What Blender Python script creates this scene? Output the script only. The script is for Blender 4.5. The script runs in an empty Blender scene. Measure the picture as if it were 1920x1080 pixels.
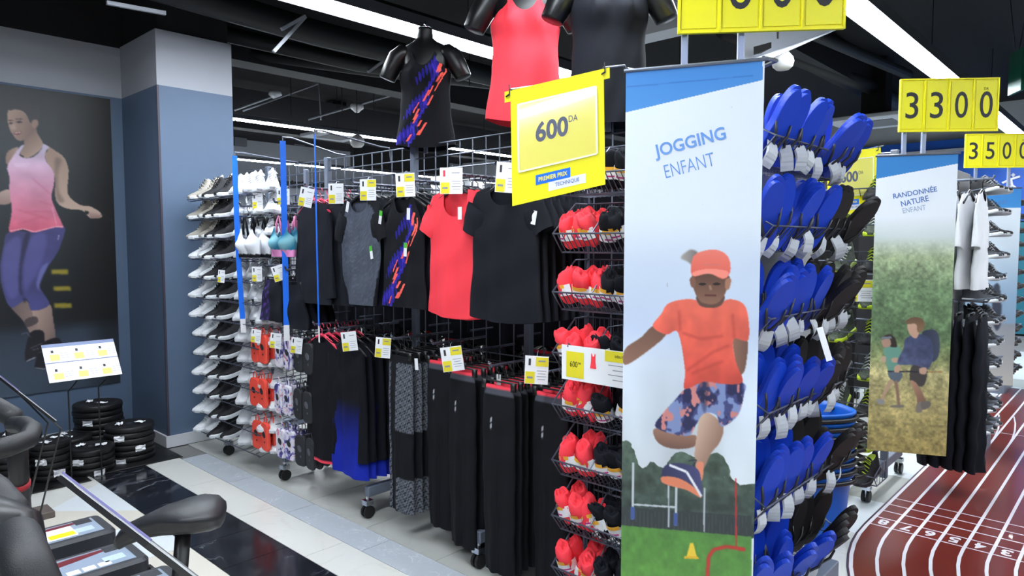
import bpy, math, random
import numpy as np
from mathutils import Vector, Matrix
random.seed(7)
R = math.radians
SC = bpy.context.scene
COL = SC.collection
# ------------------------------------------------------------------ camera
CAM_H = 1.6
YAW = R(47.2)                      # from +Y (along the racks) towards +X (along the aisle)
PITCH = math.atan(83 / 1300)
cd = bpy.data.cameras.new('camera'); cam = bpy.data.objects.new('camera', cd); COL.objects.link(cam)
cd.sensor_width = 36; cd.lens = 36 * 1300 / 1920; cd.clip_start = .05; cd.clip_end = 100
cam.location = (0, 0, CAM_H); cam.rotation_euler = (math.pi / 2 - PITCH, 0, -YAW)
SC.camera = cam
# ------------------------------------------------------------------ world, exposure
w = bpy.data.worlds.new('world'); SC.world = w; w.use_nodes = True
w.node_tree.nodes['Background'].inputs[0].default_value = (.60, .70, .85, 1)
w.node_tree.nodes['Background'].inputs[1].default_value = .02
LAMP = 56.0                        # strength of the fluorescent tubes
vs = SC.view_settings; vs.view_transform = 'Standard'; vs.look = 'None'; vs.exposure = 0.0; vs.gamma = 1; vs.use_curve_mapping = False

# photograph pixel -> point on a plane of the room (used to read positions off the photo)
_f = Vector((math.sin(YAW) * math.cos(PITCH), math.cos(YAW) * math.cos(PITCH), -math.sin(PITCH)))
_r = Vector((math.cos(YAW), -math.sin(YAW), 0)); _u = _r.cross(_f)
def ray(px, py): return _f + _r * ((px - 960) / 1300) - _u * ((py - 540) / 1300)
def at(px, py, x=None, y=None, z=None, d=None):
    q = ray(px, py)
    t = d if d is not None else x / q.x if x is not None else y / q.y if y is not None else (z - CAM_H) / q.z
    return Vector((0, 0, CAM_H)) + q * t

# ------------------------------------------------------------------ helpers
def lin(c):
    if isinstance(c, str): c = tuple(int(c[i:i + 2], 16) for i in (0, 2, 4))
    c = [v / 255 for v in c]
    return tuple(v / 12.92 if v <= .04045 else ((v + .055) / 1.055) ** 2.4 for v in c)
class MB:
    def __init__(s): s.v = []; s.f = []; s.c = None; s.mi = []; s.cur = 0
    def face(s, idx): s.f.append(idx); s.mi.append(s.cur)
    def box(s, c, d, M=None, ch=0):
        cx, cy, cz = c; hx, hy, hz = d[0] / 2, d[1] / 2, d[2] / 2
        b = len(s.v)
        if ch <= 0:
            P = [(cx + sx * hx, cy + sy * hy, cz + sz * hz) for sz in (-1, 1) for sy in (-1, 1) for sx in (-1, 1)]
            s.v += [tuple(M @ Vector(p)) if M else p for p in P]
            for q in ((0, 2, 3, 1), (4, 5, 7, 6), (0, 1, 5, 4), (2, 6, 7, 3), (0, 4, 6, 2), (1, 3, 7, 5)): s.face([b + i for i in q])
            return s
        idx = {}
        for sx in (-1, 1):
            for sy in (-1, 1):
                for sz in (-1, 1):
                    for a in range(3):
                        o = [hx - ch, hy - ch, hz - ch]; o[a] += ch
                        p = (cx + sx * o[0], cy + sy * o[1], cz + sz * o[2])
                        idx[(sx, sy, sz, a)] = len(s.v); s.v.append(tuple(M @ Vector(p)) if M else p)
        for a in range(3):
            o1, o2 = (a + 1) % 3, (a + 2) % 3
            for sg in (-1, 1):
                q = []
                for (i, j) in ((-1, -1), (1, -1), (1, 1), (-1, 1)):
                    k = [0, 0, 0]; k[a] = sg; k[o1] = i; k[o2] = j; q.append(idx[(*k, a)])
                s.face(q if sg > 0 else q[::-1])
                for tg in (-1, 1):
                    k1 = [0, 0, 0]; k1[a] = sg; k1[o1] = tg; k1[o2] = -1; k2 = k1[:]; k2[o2] = 1
                    q = [idx[(*k1, a)], idx[(*k2, a)], idx[(*k2, o1)], idx[(*k1, o1)]]
                    s.face(q if sg * tg < 0 else q[::-1])
        for sx in (-1, 1):
            for sy in (-1, 1):
                for sz in (-1, 1):
                    q = [idx[(sx, sy, sz, a)] for a in range(3)]
                    s.face(q if sx * sy * sz > 0 else q[::-1])
        return s
    def loft(s, rings, closed=True, cap=True, loop=False):
        b = len(s.v); n = len(rings[0])
        for r_ in rings: s.v += [tuple(p) for p in r_]
        m = len(rings)
        for i in range(m if loop else m - 1):
            i2 = (i + 1) % m
            for j in range(n if closed else n - 1):
                k = (j + 1) % n
                s.face([b + i * n + j, b + i * n + k, b + i2 * n + k, b + i2 * n + j])
        if cap and closed and not loop:
            s.face([b + j for j in range(n)][::-1]); s.face([b + (m - 1) * n + j for j in range(n)])
        return s
    def tube(s, pts, r, n=6, closed=False):
        pts = [Vector(p) for p in pts]; rings = []; m = len(pts); up = None
        for i, p in enumerate(pts):
            if closed: t = pts[(i + 1) % m] - pts[i - 1]
            else: t = pts[min(i + 1, m - 1)] - pts[max(i - 1, 0)]
            if t.length < 1e-9: t = Vector((0, 0, 1))
            t.normalize()
            if up is None: up = t.orthogonal().normalized()
            up = up - t * up.dot(t)
            up = up.normalized() if up.length > 1e-6 else t.orthogonal().normalized()
            q = t.cross(up); rr = r[i] if isinstance(r, (list, tuple)) else r
            rings.append([p + up * (rr * math.cos(2 * math.pi * k / n)) + q * (rr * math.sin(2 * math.pi * k / n)) for k in range(n)])
        return s.loft(rings, True, not closed, closed)
    def lathe(s, prof, n=20, M=None, cap=True):
        rings = [[(rr * math.cos(2 * math.pi * k / n), rr * math.sin(2 * math.pi * k / n), z) for k in range(n)] for rr, z in prof]
        if M: rings = [[M @ Vector(p) for p in q] for q in rings]
        return s.loft(rings, True, cap)
    def prism(s, poly, h, M=None):           # polygon in xy, thickness along z
        rings = [[(x, y, z) for x, y in poly] for z in (0, h)]
        if M: rings = [[M @ Vector(p) for p in q] for q in rings]
        return s.loft(rings)
    def quad(s, a, b_, c, d):
        b = len(s.v); s.v += [tuple(a), tuple(b_), tuple(c), tuple(d)]; s.face([b, b + 1, b + 2, b + 3]); return s
    def mesh(s, name, mats, smooth=False, cols=None):
        me = bpy.data.meshes.new(name); me.from_pydata(s.v, [], s.f)
        if not isinstance(mats, (list, tuple)): mats = [mats]
        for m in mats: me.materials.append(m)
        if len(mats) > 1: me.polygons.foreach_set('material_index', s.mi)
        if smooth: me.polygons.foreach_set('use_smooth', [True] * len(s.f))
        if cols is not None: setcol(me, cols)
        me.update(); return me
    def build(s, name, mats, parent=None, smooth=False, loc=None, rot=None, cols=None):
        return put(name, s.mesh(name, mats, smooth, cols), parent, loc, rot)
def setcol(me, cols):
    a = me.color_attributes.new('Col', 'FLOAT_COLOR', 'POINT')
    c = np.ones((len(me.vertices), 4), np.float32); c[:, :3] = np.asarray(cols, np.float32).reshape(-1, 3)
    a.data.foreach_set('color', c.ravel())
def put(name, me, parent=None, loc=None, rot=None):
    o = bpy.data.objects.new(name, me); COL.objects.link(o)
    if parent: o.parent = parent
    if loc is not None: o.location = loc
    if rot is not None: o.rotation_euler = rot
    return o
def tag(o, label, cat, group=None):
    o['label'] = label; o['category'] = cat
    if group: o['group'] = group
    return o
def thing(name, label, cat, loc=(0, 0, 0), rot=(0, 0, 0), group=None):
    o = bpy.data.objects.new(name, None); COL.objects.link(o); o.location = loc; o.rotation_euler = rot; o.empty_display_size = .05
    return tag(o, label, cat, group)
def struct(o): o['kind'] = 'structure'; return o
ORD = ['top', 'second', 'third', 'fourth', 'fifth', 'sixth', 'seventh', 'eighth', 'ninth', 'tenth', 'eleventh', 'twelfth', 'thirteenth', 'fourteenth', 'fifteenth']
ORF = ['first'] + ORD[1:]

# ------------------------------------------------------------------ materials
MATS = {}
def mat(name, col=None, rough=.5, metal=0, var=0, vscale=20, bump=0, bscale=200, attr=False, spec=.5, coat=0, emit=0, trans=0, sheen=0, stretch=None):
    if name in MATS: return MATS[name]
    m = bpy.data.materials.new(name); m.use_nodes = True; N = m.node_tree.nodes; L = m.node_tree.links; b = N['Principled BSDF']
    b.inputs['Roughness'].default_value = rough; b.inputs['Metallic'].default_value = metal
    b.inputs['Specular IOR Level'].default_value = spec; b.inputs['Coat Weight'].default_value = coat
    b.inputs['Transmission Weight'].default_value = trans
    if sheen: b.inputs['Sheen Weight'].default_value = sheen
    c = (*lin(col), 1) if col is not None else (1, 1, 1, 1)
    src = None
    if attr:
        a = N.new('ShaderNodeAttribute'); a.attribute_name = 'Col'; src = a.outputs['Color']
    tc = N.new('ShaderNodeTexCoord'); vec = tc.outputs['Object']
    if stretch:
        mp = N.new('ShaderNodeMapping'); mp.inputs['Scale'].default_value = stretch; L.new(vec, mp.inputs[0]); vec = mp.outputs[0]
    if var:
        n = N.new('ShaderNodeTexNoise'); n.inputs['Scale'].default_value = vscale; n.inputs['Detail'].default_value = 4; L.new(vec, n.inputs['Vector'])
        mr = N.new('ShaderNodeMapRange'); mr.inputs[1].default_value = .25; mr.inputs[2].default_value = .75; mr.inputs[3].default_value = 1 - var; mr.inputs[4].default_value = 1 + var
        L.new(n.outputs['Fac'], mr.inputs[0])
        mx = N.new('ShaderNodeVectorMath'); mx.operation = 'MULTIPLY'
        if src: L.new(src, mx.inputs[0])
        else: mx.inputs[0].default_value = c[:3]
        L.new(mr.outputs[0], mx.inputs[1]); src = mx.outputs[0]
    if src: L.new(src, b.inputs['Base Color'])
    else: b.inputs['Base Color'].default_value = c
    if bump:
        n = N.new('ShaderNodeTexNoise'); n.inputs['Scale'].default_value = bscale; n.inputs['Detail'].default_value = 3; L.new(vec, n.inputs['Vector'])
        bp = N.new('ShaderNodeBump'); bp.inputs['Strength'].default_value = bump; bp.inputs['Distance'].default_value = .002
        L.new(n.outputs['Fac'], bp.inputs['Height']); L.new(bp.outputs[0], b.inputs['Normal'])
    if emit:
        b.inputs['Emission Color'].default_value = (*lin(col), 1) if col is not None else (1, 1, 1, 1); b.inputs['Emission Strength'].default_value = emit
    MATS[name] = m; return m
def veined(name, base, vein, rough, amount=.5, scale=3):
    m = mat(name, base, rough); N = m.node_tree.nodes; L = m.node_tree.links; b = N['Principled BSDF']
    tc = N.new('ShaderNodeTexCoord'); oi = N.new('ShaderNodeObjectInfo')
    ad = N.new('ShaderNodeVectorMath'); ad.operation = 'ADD'; L.new(tc.outputs['Object'], ad.inputs[0])
    sc = N.new('ShaderNodeVectorMath'); sc.operation = 'SCALE'; L.new(oi.outputs['Location'], sc.inputs[0]); sc.inputs['Scale'].default_value = 1.7; L.new(sc.outputs[0], ad.inputs[1])
    n1 = N.new('ShaderNodeTexNoise'); n1.inputs['Scale'].default_value = scale; n1.inputs['Detail'].default_value = 8; n1.inputs['Distortion'].default_value = 1.4; L.new(ad.outputs[0], n1.inputs['Vector'])
    r = N.new('ShaderNodeValToRGB'); e = r.color_ramp.elements
    e[0].position = .47; e[0].color = (0, 0, 0, 1); e[1].position = .53; e[1].color = (0, 0, 0, 1); k = r.color_ramp.elements.new(.5); k.color = (1, 1, 1, 1)
    L.new(n1.outputs['Fac'], r.inputs[0])
    n2 = N.new('ShaderNodeTexNoise'); n2.inputs['Scale'].default_value = scale * .8; L.new(ad.outputs[0], n2.inputs['Vector'])
    mr = N.new('ShaderNodeMapRange'); mr.inputs[1].default_value = .45; mr.inputs[2].default_value = .7; mr.inputs[4].default_value = amount; L.new(n2.outputs['Fac'], mr.inputs[0])
    mu = N.new('ShaderNodeMath'); mu.operation = 'MULTIPLY'; L.new(r.outputs[0], mu.inputs[0]); L.new(mr.outputs[0], mu.inputs[1])
    mx = N.new('ShaderNodeMix'); mx.data_type = 'RGBA'; mx.inputs[6].default_value = (*lin(base), 1); mx.inputs[7].default_value = (*lin(vein), 1)
    L.new(mu.outputs[0], mx.inputs[0]); L.new(mx.outputs[2], b.inputs['Base Color']); return m

wire = mat('wire_steel', (120, 126, 140), .38, .75)
wire_dk = mat('wire_dark', (92, 96, 112), .4, .6)
steel = mat('post_grey', (116, 124, 140), .45, .3, var=.05, vscale=8)
chrome = mat('chrome', (200, 204, 212), .15, 1)
rubber = mat('black_rubber', (18, 18, 20), .5, var=.15, vscale=40)
foam = mat('grip_foam', (22, 23, 27), .55, bump=.3, bscale=500)
gloss = mat('mannequin_black', (11, 11, 14), .36)
black = mat('fabric_black', (23, 25, 33), .8, bump=.35, bscale=900, spec=.2)
black2 = mat('fabric_charcoal', (28, 30, 38), .85, bump=.35, bscale=900, spec=.2)
navyf = mat('fabric_navy', (24, 27, 50), .8, bump=.3, bscale=900)
coral = mat('fabric_coral', (255, 68, 82), .75, bump=.2, bscale=900, spec=.25)
whitef = mat('fabric_white', (236, 237, 240), .8, bump=.3, bscale=600)
printf = mat('fabric_print', None, .8, attr=True, bump=.3, bscale=900, spec=.2)
printp = mat('printed_sheet', None, .45, attr=True)
paper = mat('paper_white', (240, 241, 245), .6)
yellow = mat('card_yellow', (246, 236, 10), .45)
yellow2 = mat('card_yellow_matte', (228, 214, 40), .6)
ink = mat('ink_dark', (40, 42, 48), .6)
ink_g = mat('ink_grey', (138, 140, 152), .6)
blue = mat('plastic_blue', (12, 112, 238), .4)
green = mat('tag_green', (84, 190, 60), .5)
plastic_b = mat('plastic_black', (22, 22, 25), .4)
plastic_c = mat('plastic_charcoal', (44, 46, 52), .5, bump=.25, bscale=400)
pink = mat('tag_magenta', (190, 40, 130), .6)
orange = mat('tag_orange', (242, 176, 50), .6)

# ------------------------------------------------------------------ lettering (built-in font, turned into meshes)
_tcache = {}
def text_mesh(txt, m, bold=0.0, ext=.0004):
    k = (txt, m.name, bold)
    if k in _tcache: return _tcache[k]
    cu = bpy.data.curves.new('lettering', 'FONT'); cu.body = txt; cu.size = 1; cu.align_x = 'CENTER'; cu.align_y = 'CENTER'; cu.offset = bold; cu.resolution_u = 4; cu.extrude = ext
    o = bpy.data.objects.new('lettering', cu); COL.objects.link(o); bpy.context.view_layer.update()
    me = bpy.data.meshes.new_from_object(o.evaluated_get(bpy.context.evaluated_depsgraph_get()))
    bpy.data.objects.remove(o); me.materials.clear(); me.materials.append(m)
    xs = [v.co.x for v in me.vertices]; ys = [v.co.y for v in me.vertices]
    cx, cy = (min(xs) + max(xs)) / 2, (min(ys) + max(ys)) / 2
    for v in me.vertices: v.co.x -= cx; v.co.y -= cy
    r_ = (me, max(xs) - min(xs), max(ys) - min(ys)); _tcache[k] = r_; return r_
def text(txt, m, parent, M, w=None, h=None, bold=0.0, name='lettering'):
    """M: 4x4 frame (x right, y up, z out of the sheet) of the text centre in the parent's space"""
    me, tw, th = text_mesh(txt, m, bold)
    sx = (w / tw) if w else None; sy = (h / th) if h else None
    sx = sx or sy; sy = sy or sx
    o = put(name, me, parent); o.matrix_local = M @ Matrix.Diagonal((sx, sy, 1, 1)); return o
def frame(o, x, y):       # 4x4 from origin, x axis and y axis
    x = Vector(x).normalized(); y = Vector(y); y = (y - x * y.dot(x)).normalized(); z = x.cross(y)
    M = Matrix.Identity(4)
    for i in range(3): M[i][0], M[i][1], M[i][2], M[i][3] = x[i], y[i], z[i], o[i]
    return M
# ------------------------------------------------------------------ room shell
wallp = mat('wall_paint_slate', (80, 98, 122), .6, var=.03, vscale=3)
white_p = mat('wall_paint_white', (156, 159, 167), .7, var=.03, vscale=2)
black_p = mat('paint_black', (14, 14, 17), .8)
dark_m = mat('duct_dark', (15, 16, 21), .6, var=.2, vscale=6)
skirt = mat('skirting_white', (196, 198, 202), .5)
fl = thing('floor', '', ''); del fl['label']; del fl['category']; struct(fl)
cream = veined('tile_cream', (216, 216, 210), (186, 180, 170), .16, .5, 2)
cream2 = veined('tile_beige', (216, 211, 199), (200, 194, 182), .16, .5, 2)
pale = veined('tile_pale', (220, 226, 230), (196, 200, 204), .16, .3, 2)
dark_t = veined('tile_black_marble', (27, 29, 36), (120, 125, 135), .12, .75, 2.2)
marb = veined('tile_grey_marble', (176, 182, 190), (214, 218, 222), .3, .8, 9)
greyt = veined('tile_warm_grey', (176, 177, 172), (162, 162, 158), .22, .4, 2)
grout = mat('grout', (120, 120, 120), .8)
MB().box((4, 4, -.06), (26, 28, .1)).build('bed', grout, fl)
TM = {}
def tile(x0, x1, y0, y1, m, g=.0015):
    k = (round(x1 - x0, 4), round(y1 - y0, 4), m.name)
    if k not in TM: TM[k] = MB().box((0, 0, -.005), (x1 - x0 - 2 * g, y1 - y0 - 2 * g, .01), ch=.0006).mesh('tile', m)
    put('tile', TM[k], fl, ((x0 + x1) / 2, (y0 + y1) / 2, 0))
ys = [2.19 + .37 * i for i in range(9)]
for y0 in ys:
    tile(1.465, 1.815, y0, y0 + .37, dark_t)
for i in range(5):
    tile(1.815, 2.05, 1.45 + .74 * i + .2, 1.45 + .74 * (i + 1) + .2, cream)
    tile(2.05, 2.24, 1.15 + .76 * i + .3, 1.15 + .76 * (i + 1) + .3, marb)
for i in range(3):
    for j in range(6):
        tile(2.24 + .6 * i, 2.84 + .6 * i, 2.0 + .6 * j, 2.6 + .6 * j, greyt)
# tiles left of the dark band: a pale diagonal triangle beside cream
tri = MB(); tri.prism([(1.463, 4.42), (1.463, 5.12), (1.09, 4.80)], .01).build('tile', pale, fl, loc=(0, 0, -.0097))
tri = MB(); tri.prism([(1.463, 4.2), (1.463, 4.42), (1.09, 4.80), (.7, 5.05), (.7, 4.2)], .01).build('tile', cream2, fl, loc=(0, 0, -.0099))
tri = MB(); tri.prism([(1.463, 5.12), (1.463, 5.4), (.7, 5.4), (.7, 5.05), (1.09, 4.80)], .01).build('tile', cream, fl, loc=(0, 0, -.0099))
for j in range(6):
    tile(1.09, 1.463, 4.2 - .5 * (j + 1), 4.2 - .5 * j, pale if j % 2 == 0 else cream2)
    tile(.7, 1.09, 4.2 - .5 * (j + 1), 4.2 - .5 * j, cream2)
# aisle and the rest: large pale tiles
for i in range(5):
    for j in range(8): tile(-3.6 + .86 * i, -2.74 + .86 * i, -1 + .8 * j, -.2 + .8 * j, [cream2, cream][(i + j) % 2])
for i in range(2):
    for j in range(4): tile(.7 + .77 * i, 1.47 + .77 * i, -1.0 + .55 * j, -.45 + .55 * j, cream)
for i in range(14):
    for j in range(3):
        x0 = 2.24 + .6 * i; y0 = .2 + .6 * j
        tile(x0, x0 + .6, y0, y0 + .6, [pale, greyt, pale, cream][(i + j) % 4] if j < 3 else greyt)
for i in range(5):
    for j in range(10):
        tile(4.04 + 2 * i, 6.04 + 2 * i, 2.0 + 1.2 * j, 3.2 + 1.2 * j, greyt)
for j in range(3):
    tile(10.64, 12.64, .2 + .6 * j, .8 + .6 * j, pale)
# walls
def wallbox(name, c, d, m, parent=None):
    o = MB().box(c, d).build(name, m, parent)
    return o if parent else struct(o)
WY = 6.39
wl = wallbox('wall_left', (-1.0, WY + .1, 1.405), (6.3, .2, 2.81), wallp)
wallbox('upper_band', (-1.0, WY + .1, 3.015), (6.3, .2, .41), white_p, wl)
wallbox('wall_left_top', (-1.0, WY + .1, 3.66), (6.3, .2, .88), black_p)
pl = wallbox('wall_pillar', (2.395, 6.105, 1.405), (.59, .95, 2.81), wallp)
wallbox('upper_band', (2.395, 6.105, 3.02), (.59, .95, .42), white_p, pl)
wallbox('corner_strip', (2.106, 5.634, 1.42), (.016, .012, 2.78), mat('strip_dark', (58, 54, 66), .5), pl)
wallbox('wall_pillar_top', (2.395, 6.105, 3.67), (.55, .91, .86), black_p)
b1 = MB(); b1.box((.6, WY - .008, .045), (2.98, .016, .09)); b1.build('baseboard_left', skirt); struct(bpy.data.objects['baseboard_left'])
b2 = MB(); b2.box((2.092, 5.99, .045), (.016, .75, .09)); b2.box((2.39, 5.622, .045), (.62, .016, .09)); struct(b2.build('baseboard_pillar', skirt))
bw = wallbox('wall_back', (5.0, 16.3, 2.05), (22, .2, 4.1), mat('wall_paint_grey', (150, 153, 160), .8, var=.04, vscale=1))
tray = MB()
tray.box((7.5, 16.05, 3.05), (12, .25, .03)); tray.box((7.5, 15.93, 3.1), (12, .02, .12))
for i in range(40): tray.box((1.6 + i * .3, 15.92, 3.1), (.03, .03, .16))
tray.build('cable_tray', dark_m, bw)
for px in (450, 560, 580):
    p = at(px, 265, y=16.0); MB().box((0, 0, 0), (.3, .1, .22)).build('junction_box', mat('box_grey', (95, 98, 106), .6), bw, loc=p)
    MB().tube([p, p + Vector((0, 0, 1.3))], .02, 6).build('conduit', dark_m, bw)
wallbox('wall_right', (15.1, 4, 2.05), (.2, 24, 4.1), mat('wall_paint_pale', (190, 196, 202), .7))
wallbox('wall_front', (4, -6.1, 2.05), (24, .2, 4.1), white_p)
wallbox('wall_near_left', (-4.2, .2, 2.05), (.2, 12.6, 4.1), white_p)
ce = wallbox('ceiling', (4.5, 5, 4.15), (22, 24, .1), mat('ceiling_black', (14, 15, 20), .85, var=.3, vscale=2, stretch=(.4, 8, 1)))
# black slab painting in the dark of the recess right of the grey wall
p0 = at(655, 300, y=13.0); p1 = at(835, 300, y=13.0)
wallbox('wall_recess_dark', ((p0.x + p1.x) / 2, 12.9, 3.68), (p1.x - p0.x, .1, .8), black_p)
# beams, ducts and pipes under the ceiling
for (y0, z0, wd, hg) in ((7.2, 3.75, .3, .5), (10.6, 3.8, .3, .4), (3.0, 3.85, .25, .4), (12.4, 3.85, .3, .3)):
    wallbox('trim_beam', (6.4, y0, z0), (15, wd, hg), dark_m, ce).name = 'beam'
for (pts, r) in (
    ([(-1.5, 5.2, 3.55), (2.3, 5.3, 3.42), (3.4, 5.5, 3.45), (9.0, 5.6, 3.5)], .11),
    ([(2.2, 6.6, 3.6), (4.4, 6.3, 3.5), (6.5, 5.7, 3.5)], .075),
    ([(2.4, 7.6, 3.65), (4.8, 6.6, 3.55), (6.5, 5.7, 3.5)], .06),
    ([(-1, 4.9, 3.62), (10, 4.95, 3.62)], .05),
    ([(6.5, 3.2, 3.7), (10.0, 2.9, 3.7), (14, 2.9, 3.7)], .09),
    ([(5.2, 2.9, 3.75), (9.8, 2.35, 3.7)], .06),
    ([(5, .3, 3.8), (14.9, .4, 3.8)], .07)):
    MB().tube(pts, r, 10).build('duct', dark_m, ce, smooth=True)
cond = mat('conduit_grey', (150, 154, 162), .5)
def conduit(*pp):
    MB().tube([at(a, b, z=3.95 if len(q) == 2 else q[2]) for q in pp for a, b in [q[:2]]], .018, 6).build('conduit', cond, ce, smooth=True)
MB().tube([at(440, 207, y=9.8), at(515, 180, y=9.8)], .014, 6).build('conduit', cond, ce)
MB().tube([at(455, 208, y=9.6), at(597, 157, y=9.0), at(602, 225, y=9.0)], .014, 6).build('conduit', cond, ce)
MB().tube([at(578, 224, y=9.0), at(750, 174, y=8.2)], .016, 6).build('conduit', cond, ce)
for (px, py, yy) in ((516, 178, 9.7), (669, 203, 8.6)):
    p = at(px, py, y=yy)
    MB().lathe([(.09, .05), (.1, 0), (.06, -.03), (.03, -.06)], 16).build('smoke_detector', mat('detector_white', (225, 226, 230), .5), loc=p, smooth=True)
for i, (o, lb) in enumerate(zip([o for o in bpy.data.objects if o.name.startswith('smoke_detector')], ('white ceiling smoke detector nearer the slate pillar', 'white ceiling smoke detector nearer the torso in the printed tank top'))): tag(o, lb, 'detector', 'smoke detectors')
# thin hangers rods
for (px, py, yy) in ((545, 150, 8.6), (640, 110, 7.8), (700, 150, 7.5), (880, 60, 5.5)):
    p = at(px, py, y=yy); MB().tube([(p.x, p.y, 3.3), (p.x, p.y, 4.1)], .006, 5).build('hanger_rod', dark_m, ce)
# short unistrut bracket pieces
for (a, b_, yy) in (((513, 97), (572, 32), 5.0), ((528, 55), (572, 30), 5.0), ((200, 5), (310, 25), 5.1), ((690, 135), (722, 112), 5.6)):
    MB().tube([at(*a, y=yy), at(*b_, y=yy)], .018, 4).build('bracket', cond, ce)
# ------------------------------------------------------------------ fluorescent light rows (run along X)
def lamp_mat():
    m = bpy.data.materials.new('lamp_diffuser'); m.use_nodes = True; N = m.node_tree.nodes; N.remove(N['Principled BSDF'])
    e = N.new('ShaderNodeEmission'); e.inputs[0].default_value = (.86, .93, 1, 1); e.inputs[1].default_value = LAMP
    m.node_tree.links.new(e.outputs[0], N['Material Output'].inputs[0]); return m
lampm = lamp_mat()
def light_row(y0, z0, x0, x1, wd, label, skirt_=False):
    t = thing('light_row', label, 'ceiling light', (x0, y0, z0), group='fluorescent light rows')
    Lx = x1 - x0
    MB().box((Lx / 2, 0, .03), (Lx, wd * 1.0, .06), ch=.006).build('housing', mat('lamp_housing', (70, 73, 80), .5), t)
    k = max(1, int(Lx / 1.5)); s = Lx / k
    me = MB().box((s / 2, 0, 0), (s - .02, wd * .9, .03), ch=.008).mesh('diffuser', lampm)
    for i in range(k): put('diffuser', me, t, (i * s, 0, -.002))
    if skirt_:
        for s_ in (-1, 1): MB().box((Lx / 2, s_ * (wd * .5 + .003), .012), (Lx, .006, .082)).build('cutoff_skirt', mat('lamp_housing', (70, 73, 80), .5), t)  # added skirts that keep grazing lamp light off the upper wall band
    for i in range(0, k + 1, 2): MB().tube([(i * s, 0, .08), (i * s, 0, 4.09 - z0)], .004, 5).build('suspension_wire', dark_m, t)
light_row(1.63, 3.3, -2, 14.0, .21, 'wide fluorescent light row over the running track, leading to the price boards', True)
light_row(4.36, 3.3, .6, 9.5, .27, 'fluorescent light row behind the torso in the printed tank top', True)
light_row(9.27, 3.3, 2.9, 14, .13, 'far fluorescent light row just above the grey back wall')
light_row(13.6, 3.3, 2.9, 14, .13, 'farthest fluorescent light row seen through the mesh top of the rack')
light_row(-1.2, 3.3, -2, 14, .19, 'fluorescent light row behind the viewer', True)
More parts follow.
